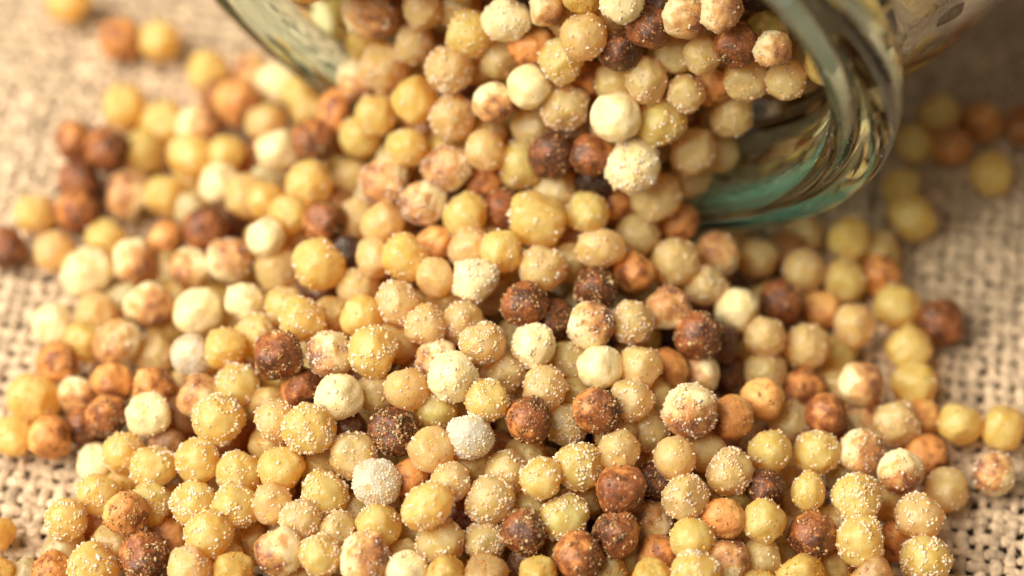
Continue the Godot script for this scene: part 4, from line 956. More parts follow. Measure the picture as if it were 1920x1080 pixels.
func make_heap() -> void:
	# the balls past the three hundred that show largest, most of them buried: x, y, z, radius in tenths of a millimetre
	var seen := [
		[-36.50, 2.36, -27.63, 2.43, "O"], [-6.14, 31.50, -16.99, 2.44, "L"], [-17.34, 21.42, -20.91, 2.41, "Y"], [-3.44, 26.33, -12.88, 2.29, "L"],
		[-2.96, 20.44, -6.49, 2.33, "L"], [-10.60, 16.47, -10.97, 2.39, "O"], [-24.86, 7.72, -21.21, 2.35, "Y"], [-21.17, 9.52, -15.65, 2.40, "O"],
		[6.11, 35.88, -11.64, 2.26, "L"], [7.81, 40.90, -10.18, 2.07, "Y"], [11.05, 37.14, -10.15, 2.36, "L"], [16.44, 40.04, -10.27, 2.29, "B"],
		[7.44, 23.93, -4.82, 2.34, "O"], [63.19, 4.67, -21.41, 2.43, "O"], [-31.43, 4.62, -15.91, 2.39, "O"], [-39.22, 2.28, -13.58, 2.36, "Y"],
		[-38.61, 4.41, -8.31, 2.32, "P"], [-33.73, 4.52, -6.76, 2.32, "B"], [-41.19, 2.35, -0.49, 2.43, "L"], [-25.96, 7.88, -0.83, 2.26, "L"],
		[-18.93, 12.96, 5.28, 2.35, "D"], [-6.61, 13.64, -4.12, 2.30, "B"], [-20.99, 9.19, -5.09, 2.38, "O"], [9.90, 20.17, -1.06, 2.30, "D"],
		[6.57, 15.26, 7.74, 2.28, "L"], [6.18, 14.67, 3.43, 2.40, "O"], [44.73, 2.20, -3.60, 2.28, "L"], [32.93, 3.13, -3.16, 2.28, "O"],
		[-46.14, 2.21, 3.75, 2.29, "P"], [-40.91, 2.21, 8.32, 2.28, "Y"], [-38.18, 5.60, 22.93, 2.38, "O"], [-29.11, 6.94, 9.87, 2.31, "P"],
		[-20.53, 12.64, 13.56, 2.26, "L"], [-13.24, 14.35, 18.77, 2.37, "L"], [-27.57, 9.74, 24.02, 2.29, "L"], [-18.96, 10.95, 28.61, 2.44, "B"],
		[-17.67, 10.90, 20.99, 2.31, "O"], [-5.88, 10.40, 24.91, 2.43, "L"], [-10.93, 11.01, 20.59, 2.39, "O"], [24.06, 9.00, 15.04, 2.39, "B"],
		[7.57, 12.24, 24.74, 2.26, "L"], [16.72, 10.84, 24.19, 2.27, "L"], [11.61, 11.72, 29.59, 2.42, "L"], [18.61, 8.68, 12.37, 2.31, "D"],
		[-39.66, 5.47, 27.04, 2.34, "O"], [-46.44, 2.23, 35.82, 2.30, "O"], [-50.51, 2.27, 38.96, 2.34, "P"], [-45.16, 4.17, 39.46, 2.52, "L"],
		[-54.54, 2.18, 42.26, 2.25, "W"], [-58.37, 2.36, 36.81, 2.09, "Y"], [-57.68, 4.19, 43.45, 2.05, "Y"], [-30.77, 8.02, 45.69, 2.32, "Y"],
		[-29.28, 4.10, 39.26, 2.30, "L"], [-44.33, 2.34, 30.04, 2.41, "Y"], [-31.93, 5.51, 42.24, 2.34, "L"], [-27.19, 8.97, 28.93, 2.44, "L"],
		[-21.31, 9.18, 32.60, 2.28, "L"], [-4.51, 10.79, 33.19, 2.37, "L"], [-17.41, 7.71, 37.28, 2.36, "L"], [-11.62, 7.11, 43.18, 2.35, "L"],
		[-11.50, 6.19, 38.93, 2.41, "L"], [-5.78, 8.06, 38.68, 2.40, "B"], [-7.29, 9.54, 46.93, 2.17, "Y"], [-2.92, 9.18, 46.80, 2.46, "G"],
		[-23.74, 5.54, 44.30, 2.36, "L"], [-1.39, 8.08, 29.37, 2.39, "O"], [1.76, 10.38, 31.40, 2.27, "L"], [7.49, 8.34, 36.38, 2.34, "L"],
		[1.93, 9.22, 37.69, 2.34, "L"], [1.84, 6.76, 43.75, 2.32, "B"], [2.95, 9.33, 46.87, 2.17, "Y"], [12.67, 4.85, 41.74, 2.40, "L"],
		[10.60, 6.83, 44.99, 2.27, "L"], [15.57, 8.66, 46.43, 2.17, "Y"], [4.25, 5.73, 40.31, 2.34, "L"], [38.42, 3.37, 29.60, 2.28, "P"],
		[42.82, 3.11, 32.87, 2.34, "L"], [32.07, 6.57, 45.15, 2.48, "Y"], [35.74, 3.85, 42.06, 2.30, "L"], [40.02, 7.09, 45.33, 2.18, "G"],
		[29.74, 2.33, 41.17, 2.40, "L"], [36.85, 4.22, 36.84, 2.33, "L"],
	]
	var hidden := [
		-259, 24, -448, 23, -211, 27, -452, 24, -166, 24, -451, 24, -116, 24, -450, 24, -73, 26, -453, 24, -237, 27, -409, 24, -189, 26, -414, 25, -96, 24, -410, 24, -213, 27, -370, 23, -76, 24, -370, 25,
		-189, 26, -325, 23, -142, 26, -324, 23, -93, 24, -327, 24, -41, 24, -328, 25, -212, 32, -287, 24, -171, 25, -282, 23, -115, 24, -287, 25, -25, 24, -290, 24, 354, 24, -296, 23, -192, 24, -251, 23,
		-147, 24, -250, 25, -94, 26, -246, 23, -47, 24, -249, 23, 1, 26, -247, 24, 289, 24, -247, 25, 667, 26, -244, 23, -259, 24, -205, 24, -216, 24, -210, 25, -167, 24, -212, 25, 23, 32, -212, 23,
		216, 24, -208, 25, 255, 24, -210, 25, -232, 24, -162, 24, -193, 24, -168, 25, -144, 24, -165, 24, 144, 29, -161, 25, 189, 24, -165, 25, 238, 28, -164, 25, -267, 24, -120, 25, -223, 28, -123, 24,
		-168, 25, -124, 24, 212, 24, -128, 24, -281, 26, -82, 24, -238, 29, -84, 24, -191, 24, -83, 25, 0, 24, -80, 25, -309, 24, -39, 23, -261, 24, -41, 23, -210, 24, -39, 23, -167, 35, -39, 24,
		114, 27, -37, 23, 213, 27, -40, 25, 262, 26, -43, 25, -333, 24, 3, 23, -282, 28, 0, 25, -237, 28, 1, 23, -186, 24, 0, 23, 137, 25, -1, 25, 190, 25, 2, 25, 239, 24, 5, 23,
		-397, 24, 39, 24, -358, 24, 42, 24, -306, 24, 40, 24, -263, 28, 44, 24, -216, 24, 42, 24, -172, 24, 42, 24, 170, 24, 42, 23, 218, 25, 41, 23, 256, 24, 44, 24, 304, 25, 42, 24,
		-329, 24, 84, 23, -286, 27, 85, 24, -241, 31, 86, 25, -139, 33, 82, 23, 96, 24, 80, 25, 139, 26, 83, 24, 187, 24, 82, 24, 239, 24, 80, 25, 289, 24, 86, 24, -352, 24, 119, 24,
		-306, 24, 120, 25, -262, 24, 120, 25, -216, 29, 124, 24, -72, 24, 122, 25, 167, 24, 122, 23, 213, 24, 122, 23, 265, 24, 129, 24, 307, 26, 123, 23, -382, 24, 166, 24, -333, 24, 168, 23,
		-284, 25, 158, 23, -137, 24, 169, 25, -96, 24, 166, 24, 187, 27, 162, 25, 377, 24, 165, 24, -406, 24, 207, 23, -353, 27, 203, 25, -305, 24, 207, 23, -259, 26, 207, 24, -215, 24, 209, 24,
		-168, 24, 198, 23, -75, 24, 205, 24, -21, 24, 202, 23, 113, 24, 205, 25, 207, 24, 210, 24, 262, 24, 207, 23, -429, 24, 247, 23, -332, 24, 244, 23, -288, 25, 242, 23, -232, 29, 242, 24,
		-186, 28, 251, 25, -96, 26, 247, 23, -52, 27, 250, 23, -1, 25, 250, 25, 41, 24, 244, 25, 95, 24, 243, 25, 143, 30, 243, 23, 195, 27, 250, 24, 242, 24, 251, 25, 280, 24, 248, 24,
		381, 25, 249, 24, -354, 25, 292, 23, -301, 27, 290, 24, -261, 27, 292, 25, -215, 24, 284, 25, -163, 26, 290, 23, -124, 24, 283, 23, -75, 24, 286, 25, -19, 24, 286, 25, 69, 24, 287, 23,
		163, 24, 286, 24, 220, 27, 289, 23, 258, 24, 286, 25, 314, 28, 288, 23, -376, 24, 328, 24, -332, 24, 323, 25, -285, 24, 327, 24, -233, 24, 327, 23, -192, 29, 332, 25, -148, 26, 327, 24,
		-97, 28, 331, 24, 0, 25, 327, 25, 52, 29, 327, 24, 90, 24, 332, 23, 143, 24, 330, 23, 185, 24, 329, 25, 235, 27, 327, 25, 283, 26, 331, 23, 333, 25, 330, 24, -259, 24, 368, 24,
		-216, 27, 371, 24, -168, 26, 368, 25, -68, 24, 363, 25, -24, 29, 363, 23, 27, 25, 367, 25, 71, 24, 366, 24, 120, 25, 365, 25, 165, 24, 365, 23, 217, 24, 372, 24, 264, 24, 372, 23,
		309, 25, 369, 25, -240, 24, 412, 23, -187, 24, 413, 25, -139, 24, 414, 24, -92, 24, 405, 24, -47, 24, 416, 23, -1, 26, 412, 25, 190, 25, 410, 24, 233, 27, 414, 23, -404, 29, 456, 23,
		-168, 29, 447, 25, -116, 24, 455, 24, -74, 25, 455, 23, -16, 24, 452, 25, 23, 24, 452, 25, 71, 24, 447, 25, 169, 24, 452, 25, 214, 24, 451, 24, 261, 26, 449, 24, 407, 24, 450, 23,
		-474, 24, 494, 24, -426, 26, 498, 24, -379, 28, 496, 25, -334, 24, 498, 23, -283, 24, 490, 24, -234, 25, 488, 25, -189, 27, 496, 24, -143, 24, 492, 25, -97, 25, 502, 24, -39, 24, 489, 25,
		0, 24, 493, 25, 42, 24, 492, 24, 95, 24, 494, 23, 139, 24, 492, 25, 188, 24, 492, 23, 236, 24, 492, 25, 284, 30, 497, 25, 331, 24, 497, 25, 380, 25, 497, 24, 421, 24, 494, 24,
		-448, 25, 534, 24, -405, 24, 533, 24, -354, 27, 536, 23, -311, 26, 538, 24, -267, 25, 533, 24, -213, 24, 531, 23, -167, 24, 533, 25, -122, 25, 538, 23, -74, 25, 533, 23, -23, 27, 535, 24,
		23, 24, 538, 25, 76, 24, 536, 23, 118, 24, 540, 25, 168, 30, 532, 23, 212, 24, 535, 25, 256, 24, 538, 24, 310, 27, 535, 23, 359, 24, 531, 23, 405, 24, 532, 24, -428, 25, 578, 24,
		-373, 26, 575, 25, -331, 24, 576, 23, -285, 24, 577, 25, -242, 27, 575, 23, -194, 26, 578, 23, -142, 24, 572, 24, -93, 31, 577, 25, -47, 26, 573, 23, 3, 24, 576, 25, 45, 24, 573, 23,
		92, 24, 581, 25, 143, 24, 577, 23, 188, 27, 578, 23, 236, 24, 576, 25, 282, 24, 575, 24, 330, 24, 579, 24, 379, 26, 581, 23, -308, 24, 620, 25, -263, 24, 621, 24, -210, 24, 616, 25,
		-169, 24, 621, 24, -121, 24, 618, 25, -75, 27, 615, 24, -28, 25, 618, 25, 22, 24, 622, 24, 74, 24, 616, 24, 125, 24, 611, 23, 170, 24, 610, 23, 209, 24, 610, 23, 259, 24, 622, 25,
		-223, 63, -400, 23, -174, 68, -390, 24, -241, 66, -362, 25, -197, 66, -359, 23, -142, 62, -355, 23, -173, 63, -314, 23, -123, 63, -309, 24, -198, 68, -273, 25, -152, 57, -268, 25, -104, 66, -276, 24,
		277, 56, -192, 25, -174, 62, -146, 23, 203, 62, -151, 23, 255, 58, -154, 24, -297, 62, -108, 24, -249, 59, -107, 23, -153, 63, -110, 25, -265, 64, -66, 23, -171, 63, -70, 23, -123, 58, -71, 23,
		-33, 64, -68, 24, 16, 71, -68, 23, -296, 59, -27, 23, -153, 64, -26, 25, -53, 64, -33, 23, 40, 58, -30, 25, 85, 63, -24, 24, -227, 63, 16, 23, -173, 60, 14, 23, -128, 66, 12, 23,
		113, 59, 14, 23, 158, 64, 15, 25, 204, 66, 21, 25, -243, 59, 59, 24, -191, 65, 52, 25, -147, 62, 54, 24, -102, 62, 54, 23, -9, 61, 50, 24, 87, 63, 53, 23, 134, 64, 51, 25,
		187, 60, 56, 23, 230, 61, 55, 23, -217, 62, 102, 25, -179, 67, 93, 23, -123, 66, 97, 23, -81, 59, 89, 25, -28, 58, 97, 25, 11, 64, 91, 25, 108, 61, 96, 23, -245, 61, 142, 23,
		-191, 63, 139, 23, -151, 68, 134, 25, -57, 62, 139, 25, -6, 61, 139, 25, 37, 61, 136, 25, 86, 60, 140, 24, 136, 64, 134, 25, -313, 61, 179, 24, -266, 62, 176, 25, -221, 61, 176, 25,
		-176, 60, 176, 25, -121, 61, 182, 23, -36, 66, 171, 24, 65, 61, 181, 24, 111, 66, 182, 24, 161, 59, 184, 23, -244, 59, 220, 23, -200, 59, 221, 23, -149, 69, 222, 24, -105, 65, 224, 24,
		-60, 63, 222, 24, -6, 61, 220, 25, 39, 68, 222, 23, 89, 61, 224, 24, 137, 56, 219, 24, 186, 67, 216, 23, -320, 59, 258, 24, -224, 65, 254, 25, -173, 65, 261, 25, -128, 63, 259, 24,
		-80, 61, 264, 24, 12, 61, 253, 25, 68, 63, 259, 24, 117, 70, 263, 23, 206, 66, 264, 25, -154, 56, 302, 24, -103, 57, 300, 25, 36, 64, 304, 23, 88, 65, 305, 24, 136, 65, 304, 24,
		176, 71, 306, 25, -271, 63, 336, 25, -129, 61, 344, 24, -78, 62, 344, 24, -35, 60, 339, 23, 18, 61, 340, 24, 114, 60, 345, 24, 208, 62, 346, 25, 251, 62, 340, 24, -248, 61, 386, 24,
		-15, 68, 387, 23, 273, 57, 468, 24, -271, 63, 508, 25, -225, 62, 515, 24, -177, 60, 505, 24, -131, 62, 510, 24, -74, 64, 506, 25, -31, 65, 511, 25, 16, 59, 502, 23, 63, 65, 503, 25,
		158, 63, 509, 25, 203, 62, 505, 25, -252, 104, -380, 23, -206, 101, -385, 25, -226, 100, -344, 23, -180, 104, -345, 25, -205, 104, -300, 25, -162, 101, -301, 24, -132, 103, -95, 23, -91, 103, -92, 25,
		-39, 104, -98, 24, 54, 102, -98, 23, -164, 102, -54, 23, -112, 98, -51, 23, -16, 99, -50, 23, -136, 105, -8, 23, -87, 105, -12, 25, -37, 103, -13, 23, 9, 106, -15, 23, 64, 99, -14, 24,
		103, 98, -14, 23, 150, 100, -14, 25, -159, 104, 22, 23, -110, 98, 23, 23, -65, 104, 22, 25, -14, 110, 30, 24, 30, 104, 27, 25, 76, 99, 29, 25, -225, 99, 70, 25, -130, 101, 74, 23,
		-82, 103, 67, 25, -38, 98, 72, 25, 12, 103, 65, 23, 56, 101, 72, 24, 101, 100, 66, 25, 152, 104, 72, 24, -115, 103, 108, 24, -65, 107, 111, 24, 35, 99, 105, 24, 82, 103, 112, 24,
		122, 93, 113, 24, -130, 98, 149, 25, -86, 100, 152, 24, -45, 98, 151, 23, 10, 107, 150, 24, 53, 102, 155, 23, 101, 101, 157, 24, 147, 102, 152, 23, -61, 98, 194, 23, -17, 102, 189, 24,
		33, 101, 192, 24, 126, 97, 190, 24, 9, 96, 225, 25, -90, 100, 313, 25, -219, 133, -365, 24, -232, 136, -333, 25, 281, 138, -250, 23, 339, 144, -251, 23, 63, 139, -204, 25, -96, 146, -167, 23,
		-49, 142, -162, 24, -22, 135, -120, 25, 28, 138, -118, 23, 68, 139, -119, 25, -141, 132, -82, 24, -46, 140, -87, 24, 94, 143, -77, 23, 141, 138, -81, 24, 25, 138, -42, 25, 67, 136, -39, 23,
		167, 138, -42, 24, -26, 140, 43, 25, 2, 138, 75, 25, -73, 143, 127, 24, -27, 141, 115, 23, -94, 138, 163, 25, 490, 181, -483, 25, -151, 177, -435, 23, -129, 181, -399, 25, 466, 179, -359, 25,
		442, 184, -315, 24, 422, 175, -275, 24, -127, 179, -232, 23, -105, 177, -187, 25, 321, 175, -196, 23, -129, 179, -147, 25, -76, 188, -151, 25, -29, 182, -150, 25, 21, 180, -151, 25, -12, 183, -114, 25,
		40, 181, -111, 24, 87, 178, -107, 23, 187, 176, -105, 25, 229, 179, -107, 25, -79, 172, -72, 24, 64, 175, -72, 23, 109, 179, -63, 23, 164, 178, -72, 24, -183, 219, -509, 23, 536, 217, -498, 25,
		-179, 222, -423, 25, -158, 220, -387, 23, 503, 212, -387, 23, 458, 218, -297, 25, -134, 222, -257, 24, -83, 219, -262, 25, -116, 217, -220, 25, -67, 222, -217, 24, 415, 220, -219, 24, -88, 215, -179, 25,
		-45, 217, -175, 25, 1, 216, -181, 25, 296, 219, -173, 23, 337, 212, -176, 25, -62, 221, -138, 23, -15, 219, -134, 25, 32, 223, -139, 23, 224, 223, -135, 23, 269, 216, -135, 23, 52, 214, -99, 24,
		101, 224, -99, 25, 149, 219, -99, 24, 193, 219, -95, 25, 244, 218, -96, 25, 126, 216, -59, 25, 610, 257, -821, 23, -164, 255, -611, 25, 592, 252, -618, 25, 568, 258, -576, 23, -208, 262, -533, 25,
		564, 261, -492, 24, -189, 252, -413, 23, 526, 254, -410, 25, 543, 258, -374, 25, -192, 261, -329, 25, 524, 262, -328, 24, -164, 255, -288, 25, 503, 259, -293, 25, -143, 260, -243, 24, -95, 260, -254, 24,
		-41, 257, -247, 25, 476, 251, -241, 25, -120, 255, -205, 23, -72, 254, -206, 23, -25, 255, -205, 24, 25, 261, -203, 23, 408, 252, -206, 23, 447, 252, -207, 25, -50, 253, -174, 25, 5, 254, -167, 24,
		43, 259, -161, 23, 93, 262, -165, 25, 148, 255, -166, 24, 386, 257, -164, 24, 20, 253, -121, 23, 75, 256, -118, 24, 120, 258, -121, 24, 169, 259, -119, 25, 213, 253, -124, 23, 262, 251, -122, 23,
		304, 254, -123, 24, 351, 252, -123, 23, 55, 252, -88, 24, 145, 262, -82, 24, 192, 253, -76, 23, 116, 260, -40, 24, 652, 292, -766, 25, 633, 294, -645, 24, -192, 297, -604, 23, 607, 295, -606, 24,
		586, 293, -565, 23, 604, 299, -520, 25, 581, 296, -482, 23, -243, 296, -435, 24, 561, 293, -436, 25, -216, 295, -399, 23, -199, 292, -357, 25, 558, 292, -359, 25, -178, 296, -316, 23, 539, 293, -315, 23,
		-198, 290, -276, 23, -149, 293, -270, 23, 508, 299, -274, 23, -221, 296, -235, 25, -130, 300, -233, 24, -80, 292, -230, 25, -40, 296, -241, 23, 495, 293, -231, 25, -11, 300, -198, 24, 36, 295, -194, 25,
		87, 294, -191, 25, 136, 296, -191, 25, 425, 290, -188, 23, 465, 295, -192, 25, 15, 298, -154, 24, 67, 298, -148, 24, 109, 291, -148, 25, 158, 298, -152, 25, 349, 296, -155, 25, 386, 293, -143, 23,
		436, 293, -148, 23, 131, 291, -116, 25, 184, 301, -112, 24, 226, 295, -114, 25, 275, 294, -111, 24, 330, 303, -110, 24, 367, 295, -109, 23, 300, 301, -69, 24, 674, 337, -754, 24, -184, 335, -668, 25,
		671, 333, -673, 23, -211, 328, -631, 23, 646, 334, -632, 25, -221, 336, -595, 24, 628, 336, -587, 24, -249, 330, -544, 25, 600, 332, -547, 24, -225, 331, -507, 25, 620, 332, -505, 25, -257, 334, -465, 25,
		598, 330, -467, 24, -239, 336, -421, 25, 582, 334, -423, 25, -254, 341, -386, 23, -230, 335, -346, 25, -89, 337, -345, 23, 576, 335, -338, 25, -202, 333, -302, 24, 555, 334, -301, 25, -232, 332, -265, 24,
		529, 332, -259, 25, -256, 330, -220, 23, -203, 335, -221, 23, -151, 332, -224, 23, -110, 335, -217, 25, -68, 335, -218, 23, -13, 335, -223, 25, 513, 330, -221, 25, 9, 334, -186, 25, 55, 337, -176, 23,
		103, 337, -177, 23, 146, 333, -183, 24, 197, 333, -178, 24, 286, 337, -179, 25, 433, 340, -175, 25, 481, 331, -176, 24, 86, 334, -138, 23, 125, 332, -132, 23, 171, 333, -142, 24, 218, 329, -145, 24,
		274, 332, -134, 25, 322, 334, -138, 23, 365, 338, -139, 25, 407, 331, -140, 24, 458, 340, -136, 24, 248, 333, -93, 24, 289, 340, -96, 23, 388, 332, -97, 23, -72, 373, -946, 25, -140, 372, -819, 25,
		-162, 375, -782, 25, -190, 375, -743, 23, -210, 374, -697, 24, 691, 369, -696, 23, 661, 376, -658, 25, 636, 368, -619, 24, 659, 370, -578, 23, -263, 379, -533, 24, 640, 371, -538, 23, 616, 379, -493, 23,
		-264, 376, -455, 25, 593, 366, -452, 24, 573, 376, -415, 25, 617, 370, -410, 25, -259, 372, -370, 25, 592, 375, -370, 25, -238, 372, -329, 25, 572, 374, -331, 23, -215, 369, -289, 25, -165, 376, -290, 24,
		549, 368, -283, 23, -237, 377, -245, 24, -195, 366, -247, 24, -143, 379, -244, 24, -91, 372, -243, 25, 236, 368, -250, 23, 481, 374, -249, 24, 527, 370, -246, 23, -260, 369, -201, 23, -217, 376, -204, 24,
		-162, 369, -208, 23, -122, 379, -208, 24, -18, 369, -201, 24, 500, 372, -200, 24, -235, 370, -166, 25, -187, 376, -165, 24, -144, 375, -171, 24, -88, 377, -165, 23, -54, 373, -164, 25, 3, 375, -170, 25,
		45, 368, -170, 25, 92, 371, -167, 25, 137, 375, -166, 24, 192, 373, -163, 25, 332, 374, -160, 24, 478, 370, -169, 25, 219, 374, -120, 24, 256, 367, -132, 25, 308, 373, -129, 23, 353, 368, -125, 23,
		403, 374, -126, 23, 446, 376, -125, 23, 236, 375, -88, 25, 287, 368, -85, 25, 384, 375, -83, 25, 356, 371, -41, 25, -58, 408, -1013, 23, -83, 412, -973, 24, -99, 404, -936, 23, -128, 411, -890, 24,
		-153, 406, -846, 23, -174, 417, -813, 24, -149, 409, -768, 25, -175, 407, -726, 23, 729, 412, -724, 24, 703, 405, -682, 23, -222, 414, -644, 25, 681, 412, -648, 23, -239, 412, -595, 24, 662, 409, -609, 24,
		-268, 412, -561, 25, 673, 416, -558, 24, 660, 416, -523, 23, -271, 412, -470, 25, 630, 412, -484, 25, -250, 409, -439, 24, 608, 408, -444, 25, -273, 411, -395, 25, -225, 414, -395, 25, 581, 417, -395, 24,
		632, 414, -402, 23, -246, 410, -353, 25, -198, 408, -354, 23, 609, 417, -361, 23, -266, 412, -315, 23, -217, 409, -313, 24, -174, 409, -314, 24, -127, 412, -314, 23, 60, 413, -315, 25, 258, 407, -317, 25,
		580, 410, -309, 25, -245, 410, -274, 24, -198, 415, -273, 23, -149, 406, -272, 24, -102, 410, -280, 23, -57, 412, -270, 23, 37, 410, -279, 23, 181, 408, -271, 23, 561, 410, -274, 23, -272, 415, -230, 23,
		-224, 414, -234, 24, -177, 406, -230, 23, -123, 404, -234, 25, -76, 408, -233, 24, -30, 405, -230, 23, 15, 412, -234, 25, 72, 411, -231, 24, 111, 413, -229, 25, 156, 409, -230, 25, 253, 412, -231, 25,
		490, 411, -235, 23, 538, 411, -231, 23, -292, 415, -195, 24, -247, 407, -193, 24, -196, 406, -186, 23, -152, 415, -187, 24, -100, 409, -191, 23, -56, 406, -192, 25, -11, 410, -192, 24, 44, 412, -196, 23,
		86, 415, -197, 25, 131, 416, -191, 24, 178, 416, -192, 25, 283, 406, -187, 23, 373, 412, -194, 23, 466, 411, -198, 25, 510, 408, -186, 23, -222, 415, -153, 23, -174, 408, -147, 25, -126, 416, -152, 24,
		-75, 410, -153, 25, -35, 411, -157, 23, 16, 412, -155, 25, 63, 410, -157, 24, 109, 403, -152, 23, 158, 407, -148, 25, 204, 410, -153, 24, 258, 412, -155, 25, 307, 410, -142, 24, 350, 407, -150, 25,
		397, 415, -147, 24, 438, 409, -144, 24, 488, 414, -149, 24, 225, 416, -110, 25, 271, 407, -115, 23, 375, 416, -105, 25, 423, 414, -101, 24, 468, 418, -115, 24, 345, 411, -69, 23, 398, 412, -65, 24,
		-58, 449, -1040, 24, -88, 450, -1009, 23, -111, 450, -960, 25, -126, 451, -923, 23, -134, 453, -839, 23, -157, 449, -795, 24, -189, 455, -755, 25, 672, 449, -751, 23, -203, 457, -709, 24, -231, 452, -669, 25,
		721, 443, -680, 23, -252, 452, -627, 24, 651, 451, -626, 23, 694, 446, -632, 24, -275, 452, -590, 23, -231, 449, -586, 24, 623, 448, -587, 24, 670, 448, -592, 23, -255, 455, -544, 24, 652, 452, -548, 23,
		-282, 449, -503, 24, -139, 448, -508, 25, 672, 447, -505, 25, -253, 449, -467, 25, 598, 456, -464, 23, 650, 452, -465, 23, -274, 449, -423, 24, -230, 449, -427, 23, 575, 453, -426, 25, 622, 450, -425, 24,
		-254, 450, -392, 24, -202, 451, -385, 23, -159, 453, -385, 25, -110, 448, -382, 25, -62, 449, -384, 25, -18, 446, -382, 24, 599, 450, -380, 25, -278, 448, -345, 25, -234, 446, -344, 24, -177, 444, -346, 24,
		-133, 452, -345, 24, -87, 448, -343, 24, -37, 445, -343, 25, 9, 446, -342, 23, 56, 452, -345, 24, 102, 445, -341, 23, 575, 452, -345, 23, 623, 452, -342, 25, -255, 453, -301, 25, -203, 445, -308, 24,
		-155, 448, -299, 24, -109, 450, -302, 23, -64, 444, -301, 23, -15, 453, -303, 25, 31, 448, -307, 24, 77, 452, -297, 25, 128, 453, -298, 24, 172, 452, -306, 24, 268, 451, -308, 23, 555, 450, -304, 25,
		600, 450, -302, 25, -272, 448, -258, 25, -233, 447, -258, 23, -189, 446, -254, 25, -129, 449, -259, 23, -87, 448, -263, 25, -39, 449, -262, 23, 8, 453, -264, 23, 56, 453, -256, 23, 103, 449, -258, 23,
		151, 448, -260, 25, 195, 451, -260, 24, 244, 453, -261, 23, 292, 452, -259, 23, 527, 452, -262, 23, 579, 448, -260, 23, -161, 452, -226, 23, -111, 447, -226, 25, -62, 453, -221, 23, -14, 450, -222, 23,
		28, 449, -218, 25, 76, 451, -221, 23, 125, 453, -216, 24, 175, 456, -212, 23, 216, 457, -222, 23, 269, 452, -221, 23, 315, 449, -217, 24, 364, 447, -220, 24, 414, 447, -225, 24, 506, 455, -215, 23,
		555, 453, -225, 23, -35, 445, -173, 25, 4, 450, -173, 25, 57, 451, -174, 24, 101, 454, -172, 23, 151, 446, -177, 25, 202, 450, -181, 23, 238, 452, -173, 23, 296, 452, -175, 25, 335, 446, -181, 23,
		385, 453, -178, 23, 431, 457, -178, 24, 478, 451, -182, 23, 525, 449, -174, 23, -9, 446, -140, 25, 35, 446, -135, 24, 73, 453, -140, 23, 127, 447, -137, 24, 173, 444, -140, 24, 215, 452, -141, 25,
		271, 457, -128, 23, 310, 452, -137, 23, 362, 445, -135, 24, 410, 454, -132, 25, 456, 449, -129, 25, 199, 448, -101, 25, 246, 455, -98, 23, 291, 453, -96, 23, 342, 458, -94, 25, 382, 447, -97, 24,
		437, 451, -94, 24, 364, 445, -54, 23, 346, 445, -16, 25, -76, 491, -1029, 23, -98, 490, -986, 23, -121, 488, -948, 24, -149, 492, -904, 25, 245, 492, -910, 23, -169, 496, -863, 23, -144, 485, -825, 25,
		473, 488, -824, 24, -169, 489, -782, 23, -214, 492, -700, 25, 734, 487, -696, 24, -238, 485, -660, 25, 713, 489, -659, 24, -264, 492, -613, 24, 690, 493, -618, 25, -281, 490, -579, 24, -233, 487, -573, 25,
		617, 490, -579, 23, 664, 489, -575, 24, -260, 483, -533, 23, -210, 488, -532, 23, -165, 489, -538, 24, 643, 493, -532, 24, 689, 482, -539, 24, -285, 491, -490, 25, -187, 489, -495, 23, -139, 489, -498, 24,
		-92, 492, -501, 25, -51, 489, -494, 25, 665, 489, -494, 24, -262, 486, -447, 23, -215, 488, -449, 24, -172, 491, -450, 23, -114, 488, -451, 23, -71, 483, -455, 25, 23, 489, -454, 25, 593, 483, -456, 24,
		646, 491, -458, 24, -289, 491, -410, 23, -234, 496, -408, 23, -184, 493, -408, 23, -146, 487, -410, 25, -101, 488, -412, 24, -44, 488, -412, 23, -2, 488, -414, 24, 48, 490, -410, 25, 144, 490, -408, 25,
		570, 487, -413, 23, 618, 489, -412, 25, -257, 493, -373, 24, -210, 490, -375, 25, -167, 488, -374, 23, -119, 492, -369, 25, -77, 487, -373, 25, -22, 487, -376, 25, 23, 488, -373, 24, 67, 489, -376, 24,
		117, 491, -364, 25, 164, 489, -371, 24, 362, 488, -366, 25, 401, 487, -370, 24, 594, 487, -365, 23, -232, 494, -333, 24, -188, 487, -332, 23, -141, 489, -324, 24, -88, 488, -328, 25, -49, 486, -328, 23,
		-2, 490, -332, 24, 49, 484, -334, 25, 96, 488, -333, 25, 140, 488, -328, 24, 189, 490, -328, 25, 238, 486, -326, 25, 287, 488, -331, 25, 379, 492, -329, 24, 475, 492, -332, 25, 569, 486, -331, 24,
		617, 490, -330, 24, -123, 485, -290, 24, -74, 488, -292, 25, -23, 491, -285, 25, 31, 492, -289, 25, 70, 487, -290, 23, 117, 492, -289, 23, 167, 491, -284, 23, 217, 485, -290, 25, 261, 490, -289, 23,
		354, 491, -286, 25, 402, 487, -290, 25, 547, 489, -293, 23, 597, 492, -286, 23, -48, 485, -246, 23, -4, 487, -248, 23, 48, 487, -243, 25, 90, 492, -251, 25, 141, 492, -252, 23, 191, 490, -248, 25,
		231, 498, -248, 23, 289, 496, -246, 23, 330, 491, -249, 24, 376, 492, -248, 25, 427, 484, -251, 24, 478, 493, -244, 25, 523, 494, -254, 23, 567, 491, -252, 24, 69, 488, -207, 23, 121, 484, -207, 23,
		164, 486, -207, 24, 205, 484, -205, 23, 259, 486, -200, 23, 307, 486, -204, 24, 354, 489, -209, 24, 400, 493, -201, 23, 447, 491, -205, 25, 494, 481, -200, 23, 551, 487, -208, 23, 192, 485, -169, 24,
